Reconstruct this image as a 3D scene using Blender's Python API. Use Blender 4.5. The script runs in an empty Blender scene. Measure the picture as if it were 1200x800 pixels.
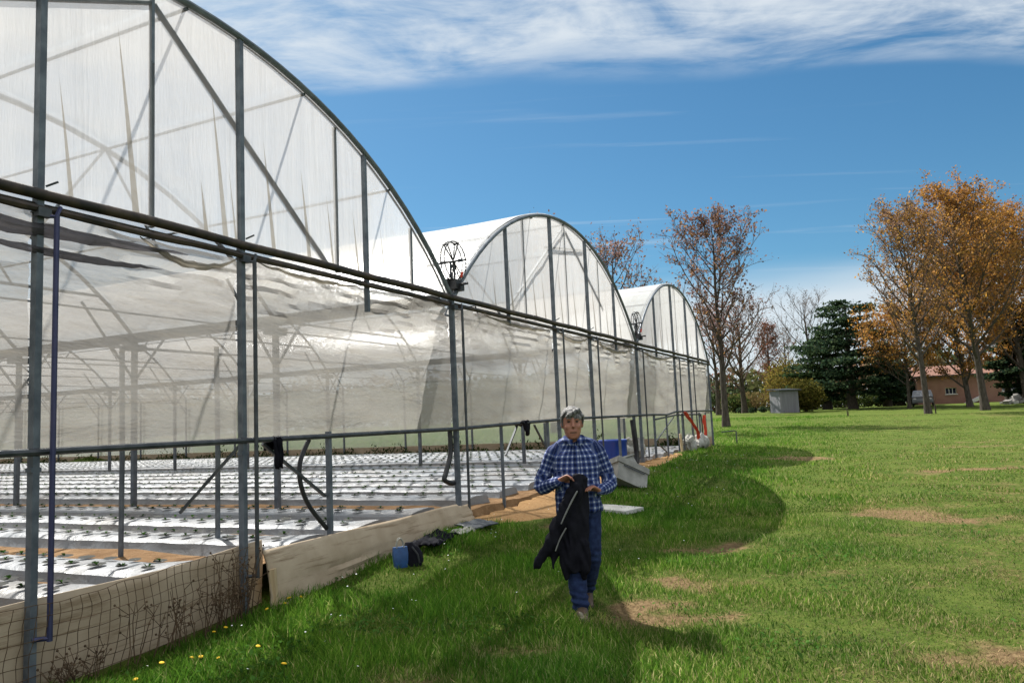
import bpy, bmesh, math, random
import numpy as np
from mathutils import Vector, Matrix, noise
R = math.radians
random.seed(7); rng = np.random.default_rng(7)
sc = bpy.context.scene
col = sc.collection

# ------------------------------------------------------------------ survey: camera and greenhouse axes
F = 900.0; PITCH = R(5.84); ROLL = 0.045; CAMZ = 1.61
ALPHA = R(25); X0 = -5.457
SV = np.array([math.sin(ALPHA), math.cos(ALPHA), 0]); QV = np.array([-math.cos(ALPHA), math.sin(ALPHA), 0])
P0 = np.array([X0, 0, 0])
def ray(x, y):
    a, b = x - 600, y - 400
    c, s = math.cos(ROLL), math.sin(ROLL)
    u, v = a*c - b*s, a*s + b*c
    fw = F*math.cos(PITCH) + v*math.sin(PITCH); up = F*math.sin(PITCH) - v*math.cos(PITCH)
    return np.array([u, fw, up])/fw
O = np.array([0, 0, CAMZ])
def toL(p): d = p - P0; return np.array([d@SV, d@QV, p[2]])
def onq(x, y, q=0.0):
    r = ray(x, y); t = (q - (O - P0)@QV)/(r@QV); return toL(O + t*r)
def ond(x, y, d): return O + ray(x, y)*d
def Lw(s, q, z=0.0): return P0 + SV*s + QV*q + np.array([0, 0, z])

# ------------------------------------------------------------------ materials
MATS = {}
def nm(name):
    m = bpy.data.materials.new(name); m.use_nodes = True
    nt = m.node_tree; nt.nodes.clear()
    out = nt.nodes.new('ShaderNodeOutputMaterial')
    MATS[name] = m
    return m, nt, out
def N(nt, t, **kw):
    n = nt.nodes.new(t)
    for k, v in kw.items():
        if k in n.inputs.keys() if hasattr(n.inputs, 'keys') else False: n.inputs[k].default_value = v
        else: setattr(n, k, v)
    return n
def lk(nt, a, b): nt.links.new(a, b)
def c4(c): return (c[0], c[1], c[2], 1.0)
def texco(nt, kind='Object', scale=(1, 1, 1)):
    tc = nt.nodes.new('ShaderNodeTexCoord'); mp = nt.nodes.new('ShaderNodeMapping')
    mp.inputs['Scale'].default_value = scale
    lk(nt, tc.outputs[kind], mp.inputs['Vector']); return mp.outputs['Vector']
def noisen(nt, vec, scale, detail=4, rough=.55, dist=0.0):
    n = nt.nodes.new('ShaderNodeTexNoise'); n.inputs['Scale'].default_value = scale
    n.inputs['Detail'].default_value = detail; n.inputs['Roughness'].default_value = rough; n.inputs['Distortion'].default_value = dist
    lk(nt, vec, n.inputs['Vector']); return n.outputs['Fac']
def ramp(nt, fac, stops):
    r = nt.nodes.new('ShaderNodeValToRGB'); e = r.color_ramp.elements
    while len(e) < len(stops): e.new(0.5)
    for i, (p, c) in enumerate(stops):
        e[i].position = p; e[i].color = c4(c) if not isinstance(c, (int, float)) else (c, c, c, 1)
    lk(nt, fac, r.inputs['Fac']); return r.outputs['Color']
def mixc(nt, fac, a, b, mode='MIX'):
    m = nt.nodes.new('ShaderNodeMix'); m.data_type = 'RGBA'; m.blend_type = mode
    for sock, v in ((0, fac), (6, a), (7, b)):
        if isinstance(v, (int, float)): m.inputs[sock].default_value = v
        elif isinstance(v, tuple): m.inputs[sock].default_value = c4(v)
        else: lk(nt, v, m.inputs[sock])
    return m.outputs[2]
def mth(nt, op, a, b=None, c=None):
    m = nt.nodes.new('ShaderNodeMath'); m.operation = op
    for i, v in enumerate((a, b, c)):
        if v is None: continue
        if isinstance(v, (int, float)): m.inputs[i].default_value = v
        else: lk(nt, v, m.inputs[i])
    return m.outputs[0]
def bump(nt, h, strength=.4, dist=.02):
    b = nt.nodes.new('ShaderNodeBump'); b.inputs['Strength'].default_value = strength; b.inputs['Distance'].default_value = dist
    lk(nt, h, b.inputs['Height']); return b.outputs['Normal']
def pbsdf(nt, color, rough=.6, metal=0.0, normal=None, spec=.4):
    p = nt.nodes.new('ShaderNodeBsdfPrincipled')
    if isinstance(color, tuple): p.inputs['Base Color'].default_value = c4(color)
    else: lk(nt, color, p.inputs['Base Color'])
    if isinstance(rough, (int, float)): p.inputs['Roughness'].default_value = rough
    else: lk(nt, rough, p.inputs['Roughness'])
    p.inputs['Metallic'].default_value = metal; p.inputs['Specular IOR Level'].default_value = spec
    if normal is not None: lk(nt, normal, p.inputs['Normal'])
    return p
def simple(name, c1, c2, scale=6.0, rough=.6, metal=0.0, bs=.2, bd=.01, vscale=(1, 1, 1), spec=.4, lo=.35, hi=.65, detail=5):
    m, nt, out = nm(name)
    v = texco(nt, 'Object', vscale)
    f = noisen(nt, v, scale, detail)
    c = ramp(nt, f, [(lo, c1), (hi, c2)])
    f2 = noisen(nt, v, scale*5, 4)
    p = pbsdf(nt, c, rough, metal, bump(nt, f2, bs, bd), spec)
    lk(nt, p.outputs[0], out.inputs[0]); return m

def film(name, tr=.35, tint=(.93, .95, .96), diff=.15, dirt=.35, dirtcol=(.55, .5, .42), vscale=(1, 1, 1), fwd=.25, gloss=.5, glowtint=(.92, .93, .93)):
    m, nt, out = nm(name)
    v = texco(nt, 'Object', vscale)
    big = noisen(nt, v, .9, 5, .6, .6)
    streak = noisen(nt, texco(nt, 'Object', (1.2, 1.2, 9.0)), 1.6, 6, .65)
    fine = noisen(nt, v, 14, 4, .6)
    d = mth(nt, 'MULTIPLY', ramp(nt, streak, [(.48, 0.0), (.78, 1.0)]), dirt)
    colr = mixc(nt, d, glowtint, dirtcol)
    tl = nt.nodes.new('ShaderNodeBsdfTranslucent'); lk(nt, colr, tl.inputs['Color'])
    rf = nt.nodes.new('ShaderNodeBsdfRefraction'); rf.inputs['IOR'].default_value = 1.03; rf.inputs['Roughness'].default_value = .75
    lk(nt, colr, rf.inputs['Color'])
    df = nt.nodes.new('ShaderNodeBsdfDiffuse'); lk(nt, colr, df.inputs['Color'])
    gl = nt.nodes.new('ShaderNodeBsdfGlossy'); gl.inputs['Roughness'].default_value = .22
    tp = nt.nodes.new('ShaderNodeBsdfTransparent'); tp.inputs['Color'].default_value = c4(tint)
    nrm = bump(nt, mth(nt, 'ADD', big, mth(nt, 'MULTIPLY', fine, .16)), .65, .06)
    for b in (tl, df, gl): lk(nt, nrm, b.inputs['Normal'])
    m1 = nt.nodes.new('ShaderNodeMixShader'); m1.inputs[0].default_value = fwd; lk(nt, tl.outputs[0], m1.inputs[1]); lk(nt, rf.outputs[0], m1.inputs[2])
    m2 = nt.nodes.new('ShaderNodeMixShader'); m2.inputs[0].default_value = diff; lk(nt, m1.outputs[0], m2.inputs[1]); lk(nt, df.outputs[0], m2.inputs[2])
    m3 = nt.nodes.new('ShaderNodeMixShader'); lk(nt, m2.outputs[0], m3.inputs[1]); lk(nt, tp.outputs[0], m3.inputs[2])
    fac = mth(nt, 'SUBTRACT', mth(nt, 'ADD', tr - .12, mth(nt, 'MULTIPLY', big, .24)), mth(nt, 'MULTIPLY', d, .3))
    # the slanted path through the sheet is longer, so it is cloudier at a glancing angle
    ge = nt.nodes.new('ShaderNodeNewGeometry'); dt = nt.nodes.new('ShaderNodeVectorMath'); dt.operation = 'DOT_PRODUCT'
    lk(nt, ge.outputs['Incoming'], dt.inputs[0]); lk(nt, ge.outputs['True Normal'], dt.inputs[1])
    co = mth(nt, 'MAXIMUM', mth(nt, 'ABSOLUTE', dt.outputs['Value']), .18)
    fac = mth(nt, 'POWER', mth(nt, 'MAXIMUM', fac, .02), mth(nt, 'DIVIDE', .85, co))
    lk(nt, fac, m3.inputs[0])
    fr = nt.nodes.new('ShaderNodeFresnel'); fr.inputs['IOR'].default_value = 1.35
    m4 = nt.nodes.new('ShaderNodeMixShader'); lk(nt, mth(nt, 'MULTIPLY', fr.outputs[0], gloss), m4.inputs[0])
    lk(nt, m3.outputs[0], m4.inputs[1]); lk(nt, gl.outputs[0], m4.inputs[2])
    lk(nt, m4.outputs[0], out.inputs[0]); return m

film('gable_film', .50, dirt=.2, dirtcol=(.6, .55, .48), glowtint=(.88, .87, .85), tint=(.96, .97, .98), fwd=.45, vscale=(4.0, 1, .45), diff=.08)
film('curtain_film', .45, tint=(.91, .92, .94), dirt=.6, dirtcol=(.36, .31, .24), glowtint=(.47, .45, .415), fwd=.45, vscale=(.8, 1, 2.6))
film('roof_film', .74, dirt=.15, fwd=.15, glowtint=(.84, .84, .82), diff=.5)
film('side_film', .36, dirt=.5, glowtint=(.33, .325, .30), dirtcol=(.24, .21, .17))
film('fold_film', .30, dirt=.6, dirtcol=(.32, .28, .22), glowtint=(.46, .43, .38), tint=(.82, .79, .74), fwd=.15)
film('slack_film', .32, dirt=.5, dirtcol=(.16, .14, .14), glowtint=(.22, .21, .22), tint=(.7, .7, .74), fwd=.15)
simple('galvanised', (.085, .10, .12), (.15, .17, .195), 9, .55, .35, .15, .004)
simple('dark_steel', (.04, .045, .052), (.08, .085, .09), 9, .5, .4, .15, .004)
simple('rusty_tube', (.022, .019, .017), (.075, .052, .038), 7, .6, .3, .2, .004)
simple('blue_steel', (.03, .035, .09), (.05, .05, .11), 9, .45, .3, .1, .003)
simple('black_rubber', (.012, .012, .014), (.03, .03, .032), 9, .5, 0, .2, .004)
simple('black_cloth', (.005, .005, .008), (.012, .012, .017), 8, .9, 0, .4, .01, spec=.1)
simple('wood_grey', (.20, .165, .125), (.30, .25, .19), 5, .85, 0, .4, .006, (1, 1, 8))
simple('stake_wood', (.38, .28, .16), (.5, .38, .23), 5, .8, 0, .4, .006, (8, 8, 1))
simple('soil', (.16, .09, .042), (.27, .165, .085), 3.5, .95, 0, .9, .05, spec=.1, detail=8)
simple('hole_black', (.01, .011, .01), (.03, .03, .022), 9, .9)
simple('white_sheet', (.34, .33, .30), (.46, .45, .42), 3, .6, 0, .2, .01)
simple('grey_panel', (.17, .165, .15), (.29, .285, .26), 4, .6, 0, .25, .01)
simple('blue_plastic', (.010, .035, .21), (.016, .05, .28), 3, .35, 0, .05, .004)
simple('red_cloth', (.45, .03, .012), (.6, .06, .02), 5, .7, 0, .4, .01)
simple('jeans', (.010, .017, .052), (.022, .038, .098), 22, .85, 0, .4, .004, spec=.15)
simple('leather', (.055, .035, .022), (.10, .065, .042), 20, .6, 0, .2, .003)
simple('sole', (.03, .025, .02), (.06, .05, .04), 20, .8)
simple('white_rag', (.20, .19, .16), (.42, .41, .37), 5, .85, 0, .4, .01)
simple('bag_blue', (.006, .04, .13), (.01, .06, .18), 14, .5, 0, .3, .004)
simple('bark_grey', (.04, .033, .028), (.092, .077, .064), 5, .9, 0, .7, .03, (3, 3, .7), spec=.1)
simple('bark_dark', (.035, .028, .022), (.08, .065, .05), 5, .9, 0, .7, .03, (3, 3, .7), spec=.1)
simple('twig', (.10, .065, .045), (.16, .11, .08), 5, .9, spec=.1)
simple('dry_stem', (.05, .032, .02), (.12, .08, .05), 15, .9, spec=.1)
simple('pink_plaster', (.25, .13, .098), (.31, .17, .13), 1.2, .9, 0, .15, .01)
simple('lit_end_orange', (.38, .15, .05), (.45, .20, .08), 2, .9)  # warm light on the building's right end, put into the colour
simple('roof_tile', (.13, .06, .04), (.2, .1, .07), 6, .9, 0, .6, .05)
simple('white_trim', (.55, .54, .52), (.66, .65, .62), 3, .7)
simple('shed_wall', (.13, .13, .145), (.19, .19, .205), 2, .7, 0, .2, .01, (9, 9, .3))
simple('rubble', (.12, .11, .1), (.32, .31, .29), 1.5, .9, 0, .6, .05)
simple('car_paint', (.13, .135, .14), (.16, .165, .17), 3, .3, .3, 0.0, .001)
simple('dandelion_yellow', (.75, .42, .01), (.85, .55, .02), 40, .8)
simple('daisy_white', (.7, .7, .68), (.82, .82, .8), 40, .8)
simple('stem_green', (.06, .12, .02), (.09, .17, .03), 20, .8)
simple('hair', (.035, .034, .033), (.20, .196, .19), 60, .6, 0, .8, .01, (1, .6, .35), lo=.4, hi=.62)
simple('eye_dark', (.02, .015, .01), (.03, .02, .015), 30, .2)
simple('metal_pale', (.13, .13, .13), (.2, .2, .19), 10, .5, .2)

def mk_glass():
    m, nt, out = nm('window_glass')
    p = pbsdf(nt, (.012, .018, .035), .08, 0, None, .8); lk(nt, p.outputs[0], out.inputs[0])
mk_glass()
def mk_skin():
    m, nt, out = nm('skin')
    v = texco(nt); f = noisen(nt, v, 18, 4)
    c = ramp(nt, f, [(.35, (.24, .10, .065)), (.65, (.34, .155, .105))])
    p = pbsdf(nt, c, .5, 0, bump(nt, noisen(nt, v, 160, 3), .15, .002), .35)
    p.inputs['Subsurface Weight'].default_value = .08; p.inputs['Subsurface Radius'].default_value = (.01, .004, .002)
    lk(nt, p.outputs[0], out.inputs[0])
mk_skin()
def mk_plaid():
    m, nt, out = nm('plaid_cotton')
    at = nt.nodes.new('ShaderNodeAttribute'); at.attribute_name = 'plaid'
    sp = nt.nodes.new('ShaderNodeSeparateXYZ'); lk(nt, at.outputs['Vector'], sp.inputs[0])
    def band(sock, period, off, width):
        t = mth(nt, 'FRACT', mth(nt, 'ADD', mth(nt, 'DIVIDE', sock, period), off))
        d = mth(nt, 'ABSOLUTE', mth(nt, 'SUBTRACT', t, .5))
        mr = nt.nodes.new('ShaderNodeMapRange'); mr.inputs[1].default_value = width; mr.inputs[2].default_value = width*.6
        mr.inputs[3].default_value = 0; mr.inputs[4].default_value = 1
        lk(nt, d, mr.inputs[0]); return mr.outputs[0]
    P = .047
    wu, wv = band(sp.outputs[0], P, 0, .19), band(sp.outputs[1], P, 0, .19)
    du, dv = band(sp.outputs[0], P, .5, .22), band(sp.outputs[1], P, .5, .22)
    base = mixc(nt, mth(nt, 'MULTIPLY', mth(nt, 'ADD', du, dv), .42), (.022, .045, .17), (.004, .007, .03))
    w = mth(nt, 'MINIMUM', mth(nt, 'ADD', mth(nt, 'MULTIPLY', mth(nt, 'ADD', wu, wv), .11), mth(nt, 'MULTIPLY', mth(nt, 'MULTIPLY', wu, wv), .42)), .8)
    c = mixc(nt, w, base, (.55, .60, .70))
    v = texco(nt); h = noisen(nt, v, 9, 4)
    p = pbsdf(nt, c, .85, 0, bump(nt, h, .5, .02), .15)
    lk(nt, p.outputs[0], out.inputs[0])
mk_plaid()
def mk_mulch():
    m, nt, out = nm('mulch_plastic')
    v = texco(nt, 'Object', (1, .6, 1)); f = noisen(nt, v, 5, 6, .65, 1.2); g = noisen(nt, v, 1.1, 4)
    c = mixc(nt, ramp(nt, g, [(.42, 0.0), (.72, .7)]), (.215, .225, .24), (.15, .125, .10))
    p = pbsdf(nt, c, .36, 0, bump(nt, f, .55, .035), .45); lk(nt, p.outputs[0], out.inputs[0])
mk_mulch()
def mk_leaf(name, rough=.7, transl=.35):
    m, nt, out = nm(name)
    at = nt.nodes.new('ShaderNodeAttribute'); at.attribute_name = 'tint'
    d = nt.nodes.new('ShaderNodeBsdfDiffuse'); t = nt.nodes.new('ShaderNodeBsdfTranslucent')
    lk(nt, at.outputs['Color'], d.inputs['Color']); lk(nt, at.outputs['Color'], t.inputs['Color'])
    mx = nt.nodes.new('ShaderNodeMixShader'); mx.inputs[0].default_value = transl
    lk(nt, d.outputs[0], mx.inputs[1]); lk(nt, t.outputs[0], mx.inputs[2])
    lk(nt, mx.outputs[0], out.inputs[0])
mk_leaf('leaf', transl=.5); mk_leaf('blade', transl=.45)
def mk_ground():
    m, nt, out = nm('meadow')
    at = nt.nodes.new('ShaderNodeAttribute'); at.attribute_name = 'wear'
    sp = nt.nodes.new('ShaderNodeSeparateColor'); lk(nt, at.outputs['Color'], sp.inputs[0])
    v = texco(nt, 'Object')
    n1 = noisen(nt, v, .35, 6, .6); n2 = noisen(nt, v, 2.6, 8, .7); n3 = noisen(nt, v, 22, 6, .7); n4 = noisen(nt, v, 70, 4, .7)
    g = ramp(nt, mth(nt, 'ADD', mth(nt, 'MULTIPLY', n2, .4), mth(nt, 'ADD', mth(nt, 'MULTIPLY', n3, .35), mth(nt, 'MULTIPLY', n4, .25))), [(.40, (.038, .068, .011)), (.5, (.075, .108, .019)), (.61, (.125, .140, .036))])
    soil = ramp(nt, n3, [(.35, (.10, .065, .032)), (.65, (.24, .17, .09))])
    sand = ramp(nt, n3, [(.35, (.27, .15, .065)), (.65, (.40, .25, .12))])
    dr = mth(nt, 'ADD', sp.outputs[1], mth(nt, 'MULTIPLY', mth(nt, 'SUBTRACT', n2, .5), .9))
    dfac = ramp(nt, dr, [(.36, 0.0), (.62, 1.0)])
    c = mixc(nt, dfac, g, soil)
    sf = ramp(nt, mth(nt, 'ADD', sp.outputs[0], mth(nt, 'MULTIPLY', mth(nt, 'SUBTRACT', n2, .5), .7)), [(.42, 0.0), (.58, 1.0)])
    c = mixc(nt, sf, c, sand)
    h = mth(nt, 'ADD', mth(nt, 'MULTIPLY', n3, .7), mth(nt, 'MULTIPLY', n4, .4))
    p = pbsdf(nt, c, .95, 0, bump(nt, h, .9, .06), .05); lk(nt, p.outputs[0], out.inputs[0])
mk_ground()
def mk_skirt():
    m, nt, out = nm('skirt_fabric')
    v = texco(nt, 'Object'); f = noisen(nt, v, 2.2, 6, .6); st = noisen(nt, texco(nt, 'Object', (1.0, 1, 14)), 1.4, 5, .7)
    c = ramp(nt, f, [(.3, (.29, .22, .145)), (.7, (.44, .355, .255))])
    c = mixc(nt, ramp(nt, st, [(.54, 0.0), (.68, .7)]), c, (.14, .085, .04))
    p = pbsdf(nt, c, .75, 0, bump(nt, f, .4, .03), .25); lk(nt, p.outputs[0], out.inputs[0])
mk_skirt()

# ------------------------------------------------------------------ mesh helpers
class MB:
    def __init__(s): s.v = []; s.f = []; s.mi = []; s.cur = 0
    def add(s, vs, fs):
        o = len(s.v); s.v += [tuple(map(float, p)) for p in vs]
        s.f += [tuple(i + o for i in f) for f in fs]; s.mi += [s.cur]*len(fs)
    def box(s, c, d, rot=None):
        hx, hy, hz = d[0]/2, d[1]/2, d[2]/2
        vs = [Vector((x, y, z)) for x in (-hx, hx) for y in (-hy, hy) for z in (-hz, hz)]
        if rot is not None: vs = [rot @ p for p in vs]
        vs = [p + Vector(c) for p in vs]
        s.add(vs, [(0, 1, 3, 2), (4, 6, 7, 5), (0, 4, 5, 1), (2, 3, 7, 6), (0, 2, 6, 4), (1, 5, 7, 3)])
    def bar(s, a, b, w, h=None, up=(0, 0, 1)):
        a, b = Vector(a), Vector(b); h = h or w
        t = (b - a).normalized(); u = Vector(up)
        if abs(t.dot(u)) > .95: u = Vector((1, 0, 0))
        x = t.cross(u).normalized(); y = x.cross(t)
        vs = [p + x*i*w/2 + y*j*h/2 for p in (a, b) for i, j in ((-1, -1), (1, -1), (1, 1), (-1, 1))]
        s.add(vs, [(0, 3, 2, 1), (4, 5, 6, 7)] + [(i, (i+1) % 4, (i+1) % 4 + 4, i + 4) for i in range(4)])
    def tube(s, pts, r, n=8, cap=True):
        pts = [Vector(p) for p in pts]; m = len(pts)
        rs = [r]*m if isinstance(r, (int, float)) else list(r)
        x = None; vs = []
        for i, p in enumerate(pts):
            t = (pts[min(i+1, m-1)] - pts[max(i-1, 0)])
            t = t.normalized() if t.length > 1e-9 else Vector((0, 0, 1))
            if x is None:
                u = Vector((0, 0, 1)) if abs(t.z) < .9 else Vector((1, 0, 0)); x = t.cross(u).normalized()
            else:
                x = (x - t*x.dot(t)); x = x.normalized() if x.length > 1e-6 else t.orthogonal().normalized()
            y = t.cross(x)
            for k in range(n):
                a = 2*math.pi*k/n; vs.append(p + (x*math.cos(a) + y*math.sin(a))*rs[i])
        fs = [(i*n+k, i*n+(k+1) % n, (i+1)*n+(k+1) % n, (i+1)*n+k) for i in range(m-1) for k in range(n)]
        if cap: fs += [tuple(range(n-1, -1, -1)), tuple(range((m-1)*n, m*n))]
        s.add(vs, fs)
    def rings(s, rings, cap=True):
        n = len(rings[0]); m = len(rings); vs = [p for r_ in rings for p in r_]
        fs = [(i*n+k, i*n+(k+1) % n, (i+1)*n+(k+1) % n, (i+1)*n+k) for i in range(m-1) for k in range(n)]
        if cap: fs += [tuple(range(n-1, -1, -1)), tuple(range((m-1)*n, m*n))]
        s.add(vs, fs)
    def lathe(s, prof, n=20, c=(0, 0, 0), cap=True):
        s.rings([[(c[0]+r*math.cos(2*math.pi*k/n), c[1]+r*math.sin(2*math.pi*k/n), c[2]+z) for k in range(n)] for r, z in prof], cap)
    def ball(s, c, r, n=12, m=8):
        c = Vector(c); rr = r if isinstance(r, (tuple, list)) else (r, r, r)
        s.rings([[(c.x+rr[0]*math.sin(a)*math.cos(b), c.y+rr[1]*math.sin(a)*math.sin(b), c.z-rr[2]*math.cos(a)) for b in [2*math.pi*k/n for k in range(n)]]
                 for a in [math.pi*(i+.5)/m for i in range(m)]])
    def grid(s, P):   # P[i][j]
        a, b = len(P), len(P[0])
        s.add([p for row in P for p in row], [(i*b+j, i*b+j+1, (i+1)*b+j+1, (i+1)*b+j) for i in range(a-1) for j in range(b-1)])
    def build(s, name, mat, parent=None, smooth=True):
        me = bpy.data.meshes.new(name); me.from_pydata(s.v, [], s.f)
        mats = mat if isinstance(mat, (list, tuple)) else [mat]
        for x in mats: me.materials.append(MATS[x])
        if len(mats) > 1: me.polygons.foreach_set('material_index', s.mi)
        if smooth:
            me.polygons.foreach_set('use_smooth', [True]*len(me.polygons))
            try: me.set_sharp_from_angle(angle=R(42))
            except Exception: pass
        me.update()
        o = bpy.data.objects.new(name, me); col.objects.link(o)
        if parent is not None: o.parent = parent
        return o
def bulk(name, V, nper, mat, parent=None, tint=None, faces=None):
    """V (k*nper,3) vertices, each item nper vertices; faces: list of index tuples inside an item"""
    V = np.asarray(V, np.float32); k = len(V)//nper
    faces = faces or [tuple(range(nper))]
    me = bpy.data.meshes.new(name); me.vertices.add(len(V)); me.vertices.foreach_set('co', V.ravel())
    lens = np.array([len(f) for f in faces]); flat = np.concatenate([np.array(f) for f in faces])
    loops = (np.arange(k)[:, None]*nper + flat[None, :]).ravel().astype(np.int32)
    me.loops.add(len(loops)); me.loops.foreach_set('vertex_index', loops)
    st = np.concatenate([[0], np.cumsum(lens)[:-1]])
    starts = (np.arange(k)[:, None]*len(flat) + st[None, :]).ravel().astype(np.int32)
    me.polygons.add(len(starts)); me.polygons.foreach_set('loop_start', starts)
    me.materials.append(MATS[mat])
    me.update(calc_edges=True)
    if tint is not None:
        at = me.color_attributes.new('tint', 'FLOAT_COLOR', 'POINT')
        c = np.ones((len(V), 4), np.float32); c[:, :3] = np.repeat(tint, nper, 0) if len(tint) == k else tint
        at.data.foreach_set('color', c.ravel())
    o = bpy.data.objects.new(name, me); col.objects.link(o)
    if parent is not None: o.parent = parent
    return o
def tag(o, label=None, cat=None, group=None, kind=None):
    if label: o['label'] = label
    if cat: o['category'] = cat
    if group: o['group'] = group
    if kind: o['kind'] = kind
    return o
def empty(name, loc, rz=0.0):
    o = bpy.data.objects.new(name, None); col.objects.link(o); o.location = loc; o.rotation_euler = (0, 0, rz); o.empty_display_size = .1; return o
def nz(x, y=0.0, z=0.0): return noise.noise(Vector((x, y, z)))

# ------------------------------------------------------------------ terrain
PADZ = .48
ctl = []
for s, z in ((2, -.1), (4, 0.0), (5.3, .02), (6.0, .02), (7.35, .08), (9.4, .26), (11.2, .38), (14, .45), (18, .5), (22.5, .53), (28.3, .5)): ctl.append((*Lw(s, -.1)[:2], z))
ctl += [(0, 0, 0), (-3, 0, 0), (4, 0, 0), (9, 0, .02), (0, -6, 0), (8, -6, 0), (-6, -6, -.05), (0, 3.5, 0), (2.5, 4, 0), (.5, 6.5, 0), (-.8, 5.6, .03), (2, 7.5, .05), (5, 7, .06), (10, 8, .1), (1.2, 11.2, .16),
        (4.4, 14.8, .3), (9, 14, .3), (16, 16, .35), (6.8, 18.4, .4), (10.3, 38, .92), (20, 45, .84), (26.7, 50, .74), (33.4, 55, .72), (39, 62, 1.05), (22.7, 65, 1.2), (30, 70, 1.25), (45, 76, 1.3), (15, 60, 1.25), (5, 36, .75), (25, 25, .45), (40, 30, .5), (20, 8, .15), (14, 30, .62), (-20, 60, 1.1), (55, 55, .9)]
ctl = np.array(ctl)
def tps_fit(c, lam=.02):
    n = len(c); d = np.hypot(c[:, None, 0]-c[None, :, 0], c[:, None, 1]-c[None, :, 1])
    K = np.where(d > 0, d*d*np.log(d + 1e-9), 0)*.01 + lam*np.eye(n); P = np.c_[np.ones(n), c[:, :2]]
    A = np.block([[K, P], [P.T, np.zeros((3, 3))]]); return np.linalg.solve(A, np.r_[c[:, 2], 0, 0, 0])
TW = tps_fit(ctl)
def terr(x, y):
    x = np.asarray(x, float); y = np.asarray(y, float); sh = x.shape; x = x.ravel(); y = y.ravel()
    d = np.hypot(x[:, None]-ctl[None, :, 0], y[:, None]-ctl[None, :, 1])
    z = (np.where(d > 0, d*d*np.log(d + 1e-9), 0)*.01)@TW[:-3] + TW[-3] + TW[-2]*x + TW[-1]*y
    r = np.hypot(x - 8, y - 30); t = np.clip((r - 35)/40, 0, 1); t = t*t*(3-2*t)
    z = np.clip(z, -.3, 1.5)*(1-t) + np.where(y > 30, 1.25, np.where(y > -10, .3 + .95*np.clip((y)/30, 0, 1), .1))*t
    # micro relief of the turf, and the low step before the far trees
    z += .018*np.sin(x*1.7+.6*np.sin(y*1.3))*np.sin(y*1.9+.5*np.sin(x*1.1)) + .008*np.sin(5.1*x+1.3*y)*np.sin(4.3*y-1.7*x)
    yl = 40 + .22*(x - 10); z += np.where(x > 6, .10*np.tanh((y - yl)/.6), 0)*np.exp(-((y-yl)/14)**2)
    return z.reshape(sh)
def T(x, y): return float(terr(np.array([x]), np.array([y]))[0])

DIRT = [(5.3, 10.5, .60, .82, 1.25), (8.6, 14.6, 1.5, .25, .9), (1.5, 7.2, .55, .22, .9), (2.3, 8.8, .7, .25, .9), (1.15, 6.45, .5, .25, 1.0), (1.35, 6.1, .45, .2, .8), (.55, 10.0, .6, .3, .7), (6.7, 18.5, .8, .6, .9),
        (2.4, 7.4, 1.2, .18, .65), (3.0, 4.9, .6, .2, .8), (3.6, 5.3, .5, .2, .7), (3.4, 6.9, .8, .2, .45), (4.6, 9.2, .6, .3, .5), (6.2, 9.9, .8, .4, .6), (4.6, 7.8, .9, .3, .45), (-.55, 4.9, .25, .14, .9), (-.15, 5.45, .22, .12, .9), (.35, 8.6, .35, .2, .5), (11, 11, 1.6, .5, .6), (12, 20, 2.5, .7, .5)]
def wear(x, y):
    w = np.zeros_like(x); x0, y0 = x, y
    x = x + .22*np.sin(3.1*y+1.3*np.sin(2.3*x)) + .11*np.sin(7.3*y+4*x) + .06*np.sin(15*x+9*y); y = y + .14*np.sin(3.7*x+1.1*np.sin(2.9*y)) + .07*np.sin(9.1*x-5*y)
    for cx, cy, a, b, k in DIRT:
        w = np.maximum(w, k*np.exp(-(((x-cx)/a)**2 + ((y-cy)/b)**2)))
    x, y = x0, y0
    s = (x-P0[0])*SV[0] + (y-P0[1])*SV[1]; q = (x-P0[0])*QV[0] + (y-P0[1])*QV[1]
    # the sunny side of the lawn is thin and dry
    pn = np.sin(1.7*x0+2.1*np.sin(.9*y0))*np.sin(1.3*y0+1.7*np.sin(1.1*x0)) + .6*np.sin(4.1*x0+1.9*np.sin(2.7*y0))*np.sin(3.3*y0-1.2*x0)
    w = np.maximum(w, (.24 + .16*pn)*np.clip((-q - 3.6)/2.0, 0, 1)*(y < 60))
    qs = -np.interp(s, [10.6, 11.3, 12.4, 14, 17, 20, 22.4, 23], [0, .55, 1.0, .75, .45, .5, .35, 0])
    sand = np.clip((q - qs)/.25 + .5, 0, 1)*(s > 10.9)*(s < 22.9)
    return w, sand
def axis(lo, hi, d0, d1, ds, far0, far1):
    a = list(np.arange(lo, hi, ds)); st = ds; x = hi
    while x < far1: a.append(x); st *= 1.22; x += st
    a.append(far1); b = []; st = ds; x = lo
    while x > far0: x -= st; st *= 1.22; b.append(max(x, far0))
    return np.array(sorted(set(np.round(b + a, 4))))
gx = axis(-7, 14, 0, 0, .2, -900, 900); gy = axis(-2, 30, 0, 0, .2, -120, 1400)
GX, GY = np.meshgrid(gx, gy, indexing='ij'); GZ = terr(GX, GY)
ls = (GX-P0[0])*SV[0] + (GY-P0[1])*SV[1]; lq = (GX-P0[0])*QV[0] + (GY-P0[1])*QV[1]
inside = (ls > 1.5) & (ls < 28.6) & (lq > .05) & (lq < 46)
GZ = np.where(inside, np.minimum(GZ, PADZ - .35), GZ)
V = np.stack([GX, GY, GZ], -1).reshape(-1, 3); a, b = GX.shape
idx = np.arange(a*b).reshape(a, b)
q4 = np.stack([idx[:-1, :-1], idx[1:, :-1], idx[1:, 1:], idx[:-1, 1:]], -1).reshape(-1, 4)
me = bpy.data.meshes.new('ground'); me.from_pydata(V.tolist(), [], q4.tolist()); me.materials.append(MATS['meadow'])
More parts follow.
